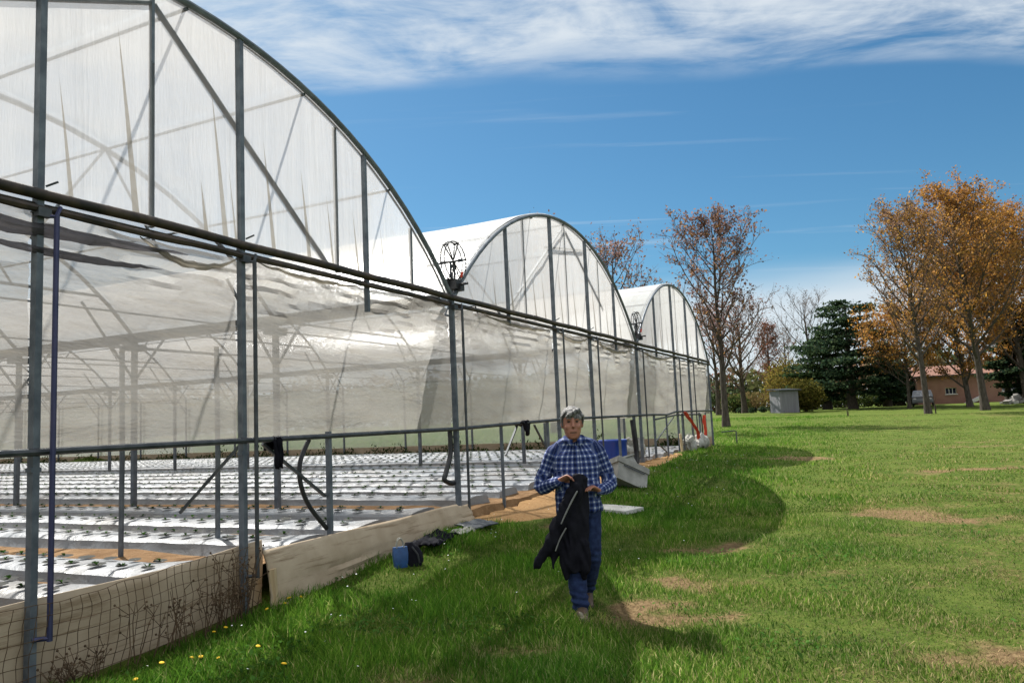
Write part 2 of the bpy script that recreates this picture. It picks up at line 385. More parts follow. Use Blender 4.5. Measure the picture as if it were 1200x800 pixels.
me.polygons.foreach_set('use_smooth', [True]*len(me.polygons))
w_, sd_ = wear(GX.ravel(), GY.ravel()); at = me.color_attributes.new('wear', 'FLOAT_COLOR', 'POINT')
at.data.foreach_set('color', np.stack([sd_, w_, 0*w_, 0*w_+1], -1).astype(np.float32).ravel())
tag(col and bpy.data.objects.new('ground', me), kind='structure'); col.objects.link(bpy.data.objects['ground'])

# grass blades: real geometry, thinning out with distance from the path the photographer stands on
def blades(n, ymin, ymax, hmin, hmax, wid, seg, dens_pow):
    y = ymin + (ymax-ymin)*rng.random(n*2)**dens_pow
    x = (rng.random(n*2)*2-1)*(y*.82 + 1.6) + .12*y
    # clumping
    cl = np.array([nz(float(a)*1.3, float(b)*1.3, 3.1) for a, b in zip(x, y)]) if len(x) < 700000 else 0
    w, sd = wear(x, y)
    s = (x-P0[0])*SV[0] + (y-P0[1])*SV[1]; q = (x-P0[0])*QV[0] + (y-P0[1])*QV[1]
    p = np.clip(.98 + .8*cl - .95*w - 1.5*sd, .0, 1)
    ok = (rng.random(len(x)) < p) & (((q < -.06) | (s > 28.6) | (s < 1)))
    ok &= ~((np.abs(x-1.18) < .35) & (np.abs(y-11.4) < .2))
    x, y, cl, w, q = x[ok][:n], y[ok][:n], cl[ok][:n], w[ok][:n], q[ok][:n]; k = len(x)
    z = terr(x, y)
    lush = np.clip((q + 5.5)/4, 0, 1)*np.clip(1 - w, .3, 1)     # longer by the wall
    h = (hmin + (hmax-hmin)*rng.random(k)**1.6)*(1 + 1.2*np.clip(cl, -.3, .8))*(.46 + .66*lush)
    an = rng.random(k)*2*np.pi; ln = rng.random(k)*.75*h + .1*h; dn = rng.random(k)*2*np.pi
    ax, ay = np.cos(an), np.sin(an); lx, ly = np.cos(dn)*ln, np.sin(dn)*ln
    ww = wid*(.6 + .8*rng.random(k))
    def pt(t, sgn, wf): return np.stack([x + lx*t*t + sgn*ax*ww*wf, y + ly*t*t + sgn*ay*ww*wf, z - .01 + h*t], -1)
    if seg == 2: vs = [pt(0, -1, .8), pt(0, 1, .8), pt(.55, 1, .7), pt(.55, -1, .7), pt(1, 0, 0)]; fc = [(0, 1, 2, 3), (3, 2, 4)]
    else: vs = [pt(0, -1, 1), pt(0, 1, 1), pt(1, 0, 0)]; fc = [(0, 1, 2)]
    V = np.stack(vs, 1).reshape(-1, 3)
    g = np.array([[.070, .125, .018], [.100, .160, .026], [.045, .100, .015], [.18, .185, .065], [.28, .24, .12]])
    pr = rng.random(k); dry = np.clip(.10 + .5*w + .24*(1-lush) - .1*cl, .04, .8)
    i = np.where(pr < dry*.45, 4, np.where(pr < dry, 3, rng.integers(0, 3, k)))
    t = g[i]*(.75 + .5*rng.random((k, 1)))*(1 + lush[:, None]*np.array([.10, .34, .0])) * (1 + .55*cl[:, None])*(1 + .25*np.sin(1.9*x + 2.2*np.sin(.8*y))[:, None]*np.sin(1.6*y+1.1*x)[:, None]*np.array([1.0, .5, .6]))
    return V, t, len(vs), fc
V1, t1, n1, f1 = blades(300000, 3.0, 11.5, .03, .10, .0042, 2, 1.25)
V2, t2, n2, f2 = blades(150000, 11.0, 48, .05, .11, .011, 1, 1.5)
tag(bulk('grass', V1, n1, 'blade', None, t1, f1), 'short green lawn grass growing beside the greenhouse', 'grass', kind='stuff')
tag(bulk('meadow_grass', V2, n2, 'blade', None, t2, f2), 'thinner far lawn grass reaching to the trees', 'grass', kind='stuff')

# broad-leaved weeds among the grass, and dead straw on the worn patches
n = 60000; y = 3.2+12*rng.random(n)**1.2; x = (rng.random(n)*2-1)*(y*.8+1.4)+.12*y
c_ = np.array([nz(float(a)*.9+20, float(b)*.9, 7.7) for a, b in zip(x, y)]); w, sd = wear(x, y); q = (x-P0[0])*QV[0]+(y-P0[1])*QV[1]
ok = (rng.random(n) < np.clip(1.6*c_-.1, 0, 1)*np.clip(1-w, 0, 1)) & (q < -.1) & (sd < .3); x, y = x[ok], y[ok]; k = len(x); z = terr(x, y)+.015+.045*rng.random(k)
an = rng.random(k)*6.283; L1 = .012+.016*rng.random(k); dx, dy = np.cos(an)*L1, np.sin(an)*L1; tz = .010*rng.normal(size=k)
V = np.stack([np.stack([x-dx, y-dy, z-tz], -1), np.stack([x-dy*.6, y+dx*.6, z+.006], -1), np.stack([x+dx, y+dy, z+tz], -1), np.stack([x+dy*.6, y-dx*.6, z+.006], -1)], 1).reshape(-1, 3)
tag(bulk('clover', V, 4, 'blade', None, np.array([.05, .115, .022])*(.6+.8*rng.random((k, 1)))), 'patches of small round clover leaves in the lawn', 'clover', kind='stuff')
n = 260000; y = 3.2+14*rng.random(n); x = (rng.random(n)*2-1)*(y*.8+1.4)+.12*y; w, sd = wear(x, y); q = (x-P0[0])*QV[0]+(y-P0[1])*QV[1]
ok = (rng.random(n) < np.clip(w-.12, 0, .8)*.55) & (q < -.1); x, y = x[ok], y[ok]; k = len(x); z = terr(x, y)+.008+.02*rng.random(k)
an = rng.random(k)*6.283; L1 = .02+.035*rng.random(k); dx, dy = np.cos(an)*L1, np.sin(an)*L1; tz = .012*rng.normal(size=k); f_ = .0028/L1
V = np.stack([np.stack([x-dx-dy*f_, y-dy+dx*f_, z-tz], -1), np.stack([x-dx+dy*f_, y-dy-dx*f_, z-tz], -1), np.stack([x+dx, y+dy, z+tz], -1)], 1).reshape(-1, 3)
tag(bulk('straw', V, 3, 'blade', None, np.array([[.34, .26, .13], [.22, .16, .085], [.14, .09, .05]])[rng.integers(0, 3, k)]*(.7+.5*rng.random((k, 1)))), 'dead straw littering the worn bare patches of the lawn', 'straw', kind='stuff')
# ------------------------------------------------------------------ greenhouse
ZG = 3.23; ZR = 1.55; QD = 45.0; RISE = 1.97
VAL = [2.45, 11.07, 19.75, 28.3]
G = empty('greenhouse', (P0[0], P0[1], 0), R(65))
tag(G, 'large multi-span greenhouse of clear film on grey steel with three arched roofs', 'greenhouse')
def archz(s, k, rise=RISE, dz=0.0):
    a, b = VAL[k], VAL[k+1]; c = (a+b)/2; h = (b-a)/2; Rr = (h*h + rise*rise)/(2*rise)
    return ZG + math.sqrt(max(Rr*Rr - (s-c)**2, 0)) - (Rr - rise) + dz
def archpts(k, q, n=24, dz=0.0, a=0.0, b=1.0):
    s0, s1 = VAL[k], VAL[k+1]
    return [(s0+(s1-s0)*(a+(b-a)*i/n), q, archz(s0+(s1-s0)*(a+(b-a)*i/n), k)+dz) for i in range(n+1)]
def part(name, mat, fn, smooth=True, parent=None):
    m = MB(); fn(m); return m.build(name, mat, parent or G, smooth)
# front arches
for k in range(3):
    part('front_arch', 'galvanised', lambda m: (m.tube(archpts(k, -.02, 32), .03, 8), m.tube(archpts(k, .06, 32, .02), .014, 6)))
# upper posts between gutter and arch / full posts
full = [2.45, 5.52, 7.34, 11.07, 14.68, 16.5, 19.75, 23.5, 25.3]
wid = {2.45: .07, 11.07: .062, 19.75: .062}
def spanof(s): return 0 if s < 11 else (1 if s < 19.7 else 2)
for s in full + [28.3]:
    bot = T(*Lw(s, 0)[:2]) - .3
    top = ZG + .02 if s in VAL else archz(s, spanof(s)) - .02
    w = wid.get(s, .058)
    part('post', 'galvanised', lambda m: (m.bar((s, 0, bot), (s, 0, top), w, w*.8), m.box((s, 0, ZG-.1), (w+.012, w*.8+.012, .012)), m.box((s, 0, ZR-.12), (w+.012, w*.8+.012, .03))), False)
for s, lo in ((9.2, 2.86), (12.83, 3.05), (18.2, 3.0), (21.6, 3.05), (26.8, 3.1)):
    part('upper_post', 'galvanised', lambda m: m.bar((s, 0, lo), (s, 0, archz(s, spanof(s))-.02), .05, .04), False)
for s in (6.45, 13.6, 15.5, 17.35, 22.5, 24.2, 8.75, 10.2):
    part('thin_strut', 'galvanised', lambda m: m.bar((s, .05, ZG), (s, .05, archz(s, spanof(s))-.03), .034, .03), False)
for a_, b_ in (((6.47, .06, 5.08), (8.6, .06, 3.3)), ((6.45, .06, 5.08), (4.0, .06, 3.95)), ((14.68, .1, 4.62), (16.5, .1, 4.9)), ((15.6, .1, 5.15), (17.6, .1, 3.9)), ((13.1, .1, 3.4), (15.5, .1, 5.1))):
    part('brace', 'galvanised', lambda m: m.bar(a_, b_, .04, .03), False)
# long horizontal members along the front
def gutter(m):
    pts = [(2.3+.5*i, -.035, ZG+.02+.006*math.sin(i*1.7)) for i in range(53)]
    m.tube(pts, .038, 10)
    m.bar((2.3, .01, ZG-.06), (28.4, .01, ZG-.06), .03, .05)
part('gutter_tube', 'rusty_tube', gutter)
def roll(m):
    for s0, s1 in ((2.4, 10.9), (11.2, 19.6), (19.9, 28.3)):
        pts = [(s0+(s1-s0)*i/40, -.045+.008*nz(i*.7, s0), ZG-.082+.012*nz(i*.4, s0+5)) for i in range(41)]
        m.tube(pts, [.026+.008*nz(i*1.1, s0, 4) for i in range(41)], 8)
part('rolled_film', 'rusty_tube', roll)
part('roller_tube', 'dark_steel', lambda m: m.tube([(2.3, -.03, ZR), (11, -.03, ZR-.02), (15, -.03, ZR+.04), (20.9, -.03, ZR+.04), (22.2, -.03, ZR+.02), (23.2, -.03, ZR+.09), (28.4, -.03, ZR+.08)], .025, 8))
part('lower_bar', 'dark_steel', lambda m: m.tube([(21.0, -.02, ZR-.08), (23.2, -.02, ZR+.0), (26.5, -.02, ZR-.02), (26.6, -.02, ZR-.3), (26.6, -.02, .6)], .022, 8))
# guide rods next to posts
for s, lo, mat in ((5.585, .35, 'blue_steel'), (7.405, .38, 'dark_steel'), (11.19, .3, 'dark_steel'), (14.86, .6, 'dark_steel'), (16.72, .6, 'dark_steel'), (20.0, .6, 'dark_steel'), (23.75, .55, 'dark_steel'), (25.55, .55, 'dark_steel')):
    def rod(m):
        m.tube([(s, -.09, lo), (s+.005, -.09, ZG-.12)], .018, 8)
        m.tube([(s-.07, -.03, lo+.02), (s, -.09, lo+.02)], .016, 6); m.tube([(s-.07, -.03, ZG-.13), (s, -.09, ZG-.13)], .013, 6)
        m.tube([(s, -.09, ZG-.13), (s+.05, -.06, ZG-.05)], .014, 6)
    part('guide_rod', mat, rod)
# short posts below the rail
for s, w in ((8.49, .05), (12.4, .04), (14.15, .045), (18.08, .05), (19.23, .06), (20.97, .05), (22.2, .04), (24.0, .04), (26.36, .05), (27.3, .04)):
    b0 = min(PADZ, T(*Lw(s, 0)[:2])) - .2
    part('short_post', 'galvanised', lambda m: m.bar((s, 0, b0), (s, 0, ZR+.03), w, w*.8), False)
for a_, b_ in (((7.6, .02, 1.5), (8.45, .02, .95)), ((7.36, .05, 1.5), (7.12, .5, .95)), ((12.55, .02, 1.1), (13.0, .02, 1.52)), ((13.65, .02, 1.52), (14.1, .02, 1.12)), ((21.0, .02, .9), (23.1, .02, 1.5)), ((21.0, .02, .95), (22.1, .02, .62))):
    part('brace', 'dark_steel', lambda m: m.bar(a_, b_, .028, .024), False)
for s, q in ((7.62, 1.87), (8.16, 1.15)):
    part('prop', 'galvanised', lambda m: m.tube([(s, q, PADZ-.2), (s+.01, q, 1.4), (s, q, 2.5)], .026, 7))
# interior frames
for k in range(3):
    a, b = VAL[k], VAL[k+1]; c = (a+b)/2
    for i in range(1, 15):
        q = 3.0*i
        def frame(m):
            m.tube(archpts(k, q, 18), .03, 6)
            zt = ZG + .62
            def inter(z):
                lo_, hi_ = a, c
                for _ in range(30):
                    md = (lo_+hi_)/2
                    if archz(md, k) < z: lo_ = md
                    else: hi_ = md
                return lo_
            sl = inter(zt); m.tube([(sl, q, zt), (2*c-sl, q, zt)], .024, 6)
            m.tube([(c, q, zt), (c, q, archz(c, k))], .02, 5)
            for f in (-1, 1):
                m.tube([(c+f*1.5, q, archz(c+f*1.5, k)), (c+f*.7, q, zt)], .018, 5)
                m.tube([(c+f*2.3, q, zt), (c+f*1.5, q, archz(c+f*1.5, k))], .018, 5)
                m.tube([(c+f*(c-a-.02), q, 2.55), (c+f*(c-a-.95), q, ZG+.5)], .022, 5)
            m.tube([(a, q, ZG-.15), (b, q, ZG-.15)], .012, 5)
        part('roof_frame', 'galvanised', frame)
    def purl(m):
        for f in (.16, .33, .5, .67, .84):
            s = a+(b-a)*f; m.tube([(s, 0, archz(s, k)-.035), (s, QD, archz(s, k)-.035)], .016, 5)
    part('purlin', 'galvanised', purl)
for s in VAL[:3]:
    def vg(m):
        m.add([(s+dx, q, ZG+dz) for q in (0.1, QD) for dx, dz in ((-.14, .06), (-.07, -.07), (.07, -.07), (.14, .06))], [(0, 1, 5, 4), (1, 2, 6, 5), (2, 3, 7, 6)])
    part('valley_gutter', 'galvanised', vg, False)
    for i in range(1, 15):
        part('column', 'galvanised', lambda m: (m.bar((s, 3.0*i, PADZ-.2), (s, 3.0*i, ZG-.07), .07, .07), m.box((s, 3.0*i, ZG-.16), (.34, .16, .1))), False)
for i in range(1, 16):
    part('side_post', 'galvanised', lambda m: m.bar((28.25, 3.0*i, .3), (28.25, 3.0*i, ZG), .06, .06), False)
# roof films: sagging a little between frames
for k in range(3):
    def roof(m):
        P = []
        for j in range(91):
            q = QD*j/90; row = []
            for i in range(29):
                s = VAL[k]+(VAL[k+1]-VAL[k])*i/28
                sag = .03*abs(math.sin(math.pi*q/3.0))*math.sin(math.pi*i/28) + .012*nz(s*1.1, q*.9, k)
                row.append((s, q, archz(s, k)+.045-sag))
            P.append(row)
        m.grid(P)
    part('roof_film', 'roof_film', roof)
# gable films with pulled folds
folds = {0: [(5.75, .9, .03), (6.27, 1.5, .05), (6.95, .5, .04), (7.16, 1.35, .05), (7.28, .7, .02), (7.75, 1.1, .045), (8.25, .95, .05), (8.62, .8, .03), (9.05, .75, .03), (9.55, .7, .02), (9.75, .6, .02)],
         1: [(12.4, .6, .03), (13.0, .9, .06), (13.9, .8, .05), (14.3, .9, .04), (15.1, 1.2, .04), (15.8, 1.0, .05), (16.9, 1.1, .06), (17.7, .9, .05), (18.6, .7, .05)],
         2: [(21.3, .8, .06), (22.2, 1.0, .07), (22.9, 1.0, .05), (23.9, 1.1, .07), (24.7, 1.0, .06), (25.9, .9, .07), (26.6, .8, .05)]}
for k in range(3):
    a, b = VAL[k], VAL[k+1]
    def gab(m):
        ns = int((b-a)/.045); P = []
        for j in range(21):
            row = []
            for i in range(ns+1):
                s = a + (b-a)*i/ns; zt = max(archz(s, k)+.02, ZG+.002); t = j/20; z = ZG + (zt-ZG)*t
                d = 0
                for fs, fh, fw in folds[k]:
                    h = z-ZG
                    if h < fh*1.3: d += .028*max(0, 1-h/(fh*1.3))*math.exp(-((s-fs-.12*h*.3)/(.05))**2)
                d += .012*nz(s*3.2, z*.35, k*9) + .006*nz(s*9, z*.6, k)
                row.append((s, .03 - d, z))
            P.append(row)
        m.grid(P)
    part('gable_film', 'gable_film', gab)
    for fs, fh, fw in folds[k]:
        fw *= 1.25
        part('film_fold', 'fold_film', lambda m: m.add([(fs-fw/2, -.012, ZG), (fs+fw/2, -.012, ZG), (fs+fw*.28-.05*fh, -.004, ZG+fh*.5), (fs-fw*.30-.05*fh, -.004, ZG+fh*.5), (fs-.11*fh, 0.0, ZG+fh)], [(0, 1, 2, 3), (3, 2, 4)]))
# side curtains, one sheet per bay, rippled and bunched under the gutter
bays = [(2.45, 5.5), (5.52, 7.33), (7.35, 11.05), (11.09, 14.67), (14.69, 16.49), (16.51, 19.73), (19.77, 23.49), (23.51, 25.29), (25.31, 28.28)]
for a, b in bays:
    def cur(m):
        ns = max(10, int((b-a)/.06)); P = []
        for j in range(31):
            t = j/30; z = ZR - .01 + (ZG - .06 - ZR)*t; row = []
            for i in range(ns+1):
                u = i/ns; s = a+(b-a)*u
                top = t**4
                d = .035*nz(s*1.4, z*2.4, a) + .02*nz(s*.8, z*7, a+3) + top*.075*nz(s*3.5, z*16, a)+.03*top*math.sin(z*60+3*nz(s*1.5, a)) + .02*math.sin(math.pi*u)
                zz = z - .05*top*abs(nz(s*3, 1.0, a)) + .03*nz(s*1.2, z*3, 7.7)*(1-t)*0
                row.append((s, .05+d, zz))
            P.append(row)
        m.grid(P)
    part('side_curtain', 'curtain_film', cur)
# slack film sagging under the gutter
def swag(s0, s1, z0, drop, r, seed):
    def f(m):
        n = 22; pts = []; rs = []
        for i in range(n+1):
            u = i/n; s = s0+(s1-s0)*u
            pts.append((s, -.01+.02*nz(i*.5, seed), z0 - drop*4*u*(1-u) + .02*nz(i*.6, seed, 2))); rs.append(r*(.06+.94*math.sin(math.pi*min(1, u*.97+.03)))*(1+.3*nz(i*.9, seed, 5)))
        m.tube(pts, rs, 8)
    return f
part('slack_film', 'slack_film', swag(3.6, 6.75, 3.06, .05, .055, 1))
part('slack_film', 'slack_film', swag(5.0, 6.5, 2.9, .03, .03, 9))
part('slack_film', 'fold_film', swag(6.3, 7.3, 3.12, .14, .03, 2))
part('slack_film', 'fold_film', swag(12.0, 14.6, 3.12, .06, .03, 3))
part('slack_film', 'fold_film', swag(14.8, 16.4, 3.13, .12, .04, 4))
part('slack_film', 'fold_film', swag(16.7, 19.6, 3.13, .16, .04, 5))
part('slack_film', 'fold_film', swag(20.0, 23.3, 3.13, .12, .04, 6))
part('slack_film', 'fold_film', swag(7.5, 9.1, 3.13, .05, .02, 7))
# far side wall and back gables
def sidef(m):
    P = []
    for j in range(9):
        z = .75 + (ZG-.75)*j/8
        P.append([(28.32+.02*nz(q*.7, z*3)+(.02 if j else 0), q, z) for q in np.linspace(0, QD, 120)])
    m.grid(P)
part('side_wall_film', 'side_film', sidef)
def backf(m):
    for k in range(3):
        a, b = VAL[k], VAL[k+1]
        for z0, full_ in ((PADZ, False), (ZG, True)):
            P = []
            for j in range(7):
                row = []
                for i in range(25):
                    s = a+(b-a)*i/24; zt = archz(s, k)+.03 if full_ else ZG
                    row.append((s, QD, z0+(max(zt, z0+.002)-z0)*j/6))
                P.append(row)
            m.grid(P)
part('back_wall_film', 'side_film', backf)
def leftf(m): m.grid([[(2.42, q, z) for q in np.linspace(0, QD, 40)] for z in np.linspace(.4, ZG, 6)])
part('side_wall_film', 'side_film', leftf)
part('base_board', 'skirt_fabric', lambda m: m.box((28.3, QD/2, .55), (.04, QD, .44)), False)
for s in full:
    part('post_clamp', 'dark_steel', lambda m: m.bar((s-.045, -.05, ZG-.11), (s+.045, -.05, ZG-.11), .05, .06), False)
    part('clamp_bolt', 'dark_steel', lambda m: m.tube([(s+.03, -.03, ZG+.08), (s+.09, -.07, ZG+.12)], .008, 5), False)
# ------------------------------------------------------------------ things on the greenhouse
def winch(s, label):
    t = empty('vent_winch', (*Lw(s, 0)[:2], ZG+.05), R(59)); t.scale = (.86, .86, .92); tag(t, label, 'winch', 'roof vent winches on the valley gutters')
    m = MB()
    for r_, n_ in ((.29, 24), ):
        for off in (-.035, .035):
            m.tube([(r_*math.cos(2*math.pi*i/n_), off, .52+r_*math.sin(2*math.pi*i/n_)) for i in range(n_+1)], .009, 5)
    m.build('hand_wheel', 'black_rubber', t)
    for i in range(6):
        a = math.pi*i/3+.2; mm = MB(); mm.tube([(0, 0, .52), (.29*math.cos(a), -.035, .52+.29*math.sin(a))], .010, 5); mm.tube([(0, 0, .52), (.29*math.cos(a), .035, .52+.29*math.sin(a))], .010, 5); mm.tube([(.29*math.cos(a), -.05, .52+.29*math.sin(a)), (.29*math.cos(a), .05, .52+.29*math.sin(a))], .014, 5)
        mm.build('spoke', 'black_rubber', t)
    m = MB(); m.tube([(0, -.14, .52), (0, .62, .52)], .018, 7); m.tube([(0, .3, .52), (0, .55, .52)], .035, 7); m.tube([(0, -.16, .52), (0, -.1, .52)], .03, 7); m.build('axle', 'dark_steel', t)
    m = MB(); m.box((0, .02, .17), (.16, .22, .14)); m.box((.05, -.06, .13), (.1, .12, .1)); m.box((-.1, .08, .2), (.08, .1, .1)); m.tube([(.02, -.12, .17), (.02, -.24, .17)], .02, 6); m.build('gearbox', 'black_rubber', t, False)
    m = MB(); m.bar((-.05, .02, 0), (-.05, .02, .52), .03, .02); m.bar((.05, .02, 0), (.05, .02, .52), .03, .02); m.build('bracket', 'dark_steel', t, False)
    m = MB(); m.tube([(.06, -.09, .28), (.09, -.1, .36)], .02, 6); m.build('handle', 'red_cloth', t)
    return t
winch(11.17, 'black spoked hand wheel winch above the gutter between first and second arch')
winch(19.92, 'smaller-looking far spoked winch between the second and third arch')
def hose(name, pts, r, label, cat, mat='black_rubber'):
    pts = [Vector(p) for p in pts]; m = MB(); out = []
    for i in range(len(pts)-1):
        p0, p1, p2, p3 = pts[max(i-1, 0)], pts[i], pts[i+1], pts[min(i+2, len(pts)-1)]
        for j in range(6):
            t = j/6; out.append(.5*((2*p1) + (p2-p0)*t + (2*p0-5*p1+4*p2-p3)*t*t + (3*p1-p0-3*p2+p3)*t**3))
    out.append(pts[-1]); m.tube(out, r, 8); o = m.build(name, mat); tag(o, label, cat); return o
def W(s, q, z): return tuple(Lw(s, q, z))
hose('hose', [W(*onq(362, 515, .03)), W(*onq(352, 540, .03)), W(*onq(352, 565, .03)), W(*onq(362, 592, .03)), W(*onq(383, 619, .03))], .022, 'black hose bowing out from rail to foot of a short post', 'hose')
hose('hose', [W(*onq(527, 503, .05)), W(*onq(528, 530, .05)), W(*onq(523, 552, .05)), W(*onq(521, 562, .05)), W(*onq(530, 566, .05)), W(*onq(537, 563, .02))], .032, 'thick black hose with curled end hanging at the corner post', 'hose')
hose('cable', [W(*onq(548, 603, -.12)), W(*onq(556, 608, -.12)), W(*onq(556, 622, -.12)), W(*onq(554, 634, -.12))], .009, 'thin looped cable beside the end of the beige board', 'cable', 'rusty_tube')
hose('drain_pipe', [W(19.0, -.03, 1.5), W(19.02, -.05, 1.2), W(19.1, -.05, .8), W(19.05, -.05, .55)], .06, 'black flexible pipe hanging behind the grey crate', 'pipe')
def drape(name, s, q, z, wd, ln, mat, label, cat, tail=.0, slant=0.0):
    """cloth thrown over the rail: two hanging leaves with folds, one object"""
    m = MB(); P = []
    n = 16
    for j in range(n+1):
        t = j/n; row = []
        for i in range(13):
            u = i/12-.5; ww = wd*(1-tail*abs(t-.25)*1.3)
            if t < .3: qq, zz = .05, z-ln*.35*(.3-t)/.3
            else: qq, zz = -.05-.02*math.sin(u*14+t), z-ln*(t-.3)/.7
            row.append((s+u*ww+slant*(max(t-.3, 0)), q+qq+.035*nz(u*7, t*3, s)+.02*math.sin(u*17), zz+.05*nz(u*4, t*2, s+4)))
        P.append(row)
    m.grid([[W(*p) for p in r_] for r_ in P]); o = m.build(name, mat)
    md = o.modifiers.new('thick', 'SOLIDIFY'); md.thickness = .012
    tag(o, label, cat); return o
drape('rag', 7.72, 0, ZR, .14, .26, 'black_cloth', 'black cloth bundle hanging from the rail beside the second post', 'rag', .4)
drape('rag', 13.2, 0, ZR+.03, .5, .2, 'black_cloth', 'small black rag draped over the rail behind the man', 'rag', .9)
def strip(name, pts, wd, label):
    m = MB(); P = []
    for i in range(15):
        t = i/14*(len(pts)-1); k = min(int(t), len(pts)-2); p = Vector(pts[k]).lerp(Vector(pts[k+1]), t-k)
        P.append([W(p.x+wd*(j/6-.5)*(1-.3*t/len(pts)), p.y+.03*math.sin(j*2.2+i*.5), p.z+.02*nz(i*.6, j*.5)) for j in range(7)])
    m.grid(P); o = m.build(name, 'red_cloth'); md = o.modifiers.new('thick', 'SOLIDIFY'); md.thickness = .015; tag(o, label, 'cloth'); return o
strip('red_cloth', [(23.9, -.1, 1.62), (24.5, -.12, 1.4), (25.4, -.12, 1.0), (25.6, -.1, .7)], .35, 'red cloth slanting down from the far end of the rail')
strip('red_cloth', [(26.55, -.1, 1.5), (26.6, -.1, 1.1), (26.6, -.1, .68)], .28, 'red cloth hanging straight at the greenhouse far corner')

# skirting sheet at the near bays and the stiff beige board
def skirt(m):
    P = []
    for j in range(9):
        row = []
        for i in range(70):
            s = 2.4+(7.62-2.4)*i/69; zb = T(*Lw(s, -.05)[:2])-.06; zt = .60+.02*nz(s*1.3)+(.04*max(0, (s-6.6)/.7))
            z = zb+(zt-zb)*j/8; row.append(W(s, .06+.02*nz(s*1.7, z*3), z))
        P.append(row)
    m.grid(P)
m = MB(); skirt(m); o = m.build('skirt_sheet', 'skirt_fabric'); md = o.modifiers.new('thick', 'SOLIDIFY'); md.thickness = .012; tag(o, 'beige fabric sheet skirting the near greenhouse wall behind wire netting', 'sheet')
def board(m):
    P = []
    for j in range(13):
        row = []
        for i in range(60):
            s = 7.5+(11.2-7.5)*i/59; zb = T(*Lw(s, -.1)[:2])-.08; zt = .59+.012*nz(s*1.1)-(.03 if s > 10.9 else 0); t = j/12
            z = zb+(zt-zb)*t; crease = .02*math.exp(-((t-.22-.05*math.sin(s))/.03)**2)+.018*math.exp(-((t-.36-.03*s+.2)/.025)**2)
            row.append(W(s, -.07-.10*(1-t)-.03*math.sin(math.pi*t)+crease+.012*nz(s*2, z*5), z))
        P.append(row)
    m.grid(P)
m = MB(); board(m); o = m.build('skirt_board', 'skirt_fabric'); md = o.modifiers.new('thick', 'SOLIDIFY'); md.thickness = .02; tag(o, 'creased beige board leaning along the foot of the greenhouse wall', 'board')
m = MB(); zz = T(*Lw(7.52, -.15)[:2]); m.bar(W(7.55, -.16, zz-.2), W(7.53, -.14, zz+.34), .06, .05); m.tube([W(7.53, -.2, zz+.05), W(7.7, -.2, zz+.02)], .012, 5); o = m.build('stake', 'stake_wood', None, False); tag(o, 'short pale wooden stake at the near end of the beige board', 'stake')
# wire netting
def net(m):
    def p(s, h):
        zb = T(*Lw(s, -.1)[:2])-.02; zt = .62-.03*math.sin((s-5)*2.1)
        return W(s+.02*nz(s*5, h*4)+.05*nz(h*3, s), -.06-.03*math.sin(s*3+h*4)-.02*h, zb+(zt-zb)*h+.02*nz(s*4, h*5, 3))
    s = 3.6
    while s < 7.32:
        m.tube([p(s, h/10) for h in range(11)], .0026, 4, False); s += .075
    for h in range(9): m.tube([p(3.6+3.7*i/70, h/8) for i in range(71)], .0024, 4, False)
m = MB(); net(m); o = m.build('wire_netting', 'dry_stem'); tag(o, 'rusty wire netting stretched in front of the beige skirting sheet', 'netting')
# dry weeds caught in the netting
def weed(s, n, hh, spread, seed, label):
    rr = random.Random(seed); m = MB(); zb = T(*Lw(s, -.12)[:2])
    for i in range(n):
        a = s+rr.uniform(-.5, .5)*spread; b = a+rr.uniform(-.18, .18); h = hh*rr.uniform(.45, 1)
        pts = [W(a+(b-a)*t+.03*nz(t*4, i, seed), -.1-.03*rr.random()-.05*t*rr.random(), zb-.03+h*t) for t in (0, .35, .7, 1)]
        m.tube(pts, [.005, .0045, .0035, .002], 4)
        for _ in range(3):
            t = rr.uniform(.4, 1); q = Vector(pts[0]).lerp(Vector(pts[-1]), t); d = Vector((rr.uniform(-1, 1), rr.uniform(-.5, .3), rr.uniform(.1, 1)))*.09
            m.tube([q, q+d*.6, q+d], [.003, .0025, .0015], 4); m.ball(q+d, .009, 5, 4)
    o = m.build('dry_weed', 'dry_stem'); tag(o, label, 'weed', 'dry weeds along the wire netting')
weed(5.75, 16, .28, .35, 1, 'low curled brown dry weed at the foot of the nearest post')
weed(6.25, 5, .5, .3, 2, 'few thin dry stalks in the middle of the wire netting')
weed(6.6, 7, .6, .3, 3, 'dark forked dry stalks right of the netting middle')
weed(6.95, 14, .62, .35, 4, 'dense dry brown stalks left of the second post')
weed(7.2, 16, .6, .25, 5, 'tangle of dry stems around the base of the second post')

# ------------------------------------------------------------------ soil pad and mulched beds inside
def pad(m):
    P = []
    qs = [-.1, .02, .15, .4, .8, 1.3, 2, 3, 4, 5.5, 7, 9, 11, 14, 18, 23, 30, 38, 45]
    for s in np.arange(2.4, 28.31, .185):
        row = []
        for q in qs:
            if s < 11.2 and q < .1: q = .1
            if s > 22.9 and q < .03: q = .03
            z = PADZ-.03+.05*nz(s*1.4, q*1.4)+.02*nz(s*4, q*4)
            if q < 0: z = min(PADZ-.3, T(*Lw(s, q)[:2])-.1)
            row.append(W(s, q, z))
        P.append(row)
    m.grid(P)
m = MB(); pad(m); o = m.build('soil', 'soil'); tag(o, kind='structure')
starts = [4.75, 5.98, 6.80, 8.25, 9.30, 10.35] + [12.1+1.12*i for i in range(7)] + [20.9+1.12*i for i in range(6)]
ordn = ['nearest', 'second', 'third', 'fourth', 'fifth', 'sixth', 'seventh', 'eighth', 'ninth', 'tenth', 'eleventh', 'twelfth', 'thirteenth', 'fourteenth', 'fifteenth', 'sixteenth', 'seventeenth', 'eighteenth', 'nineteenth', 'twentieth']
seedV = []; seedT = []
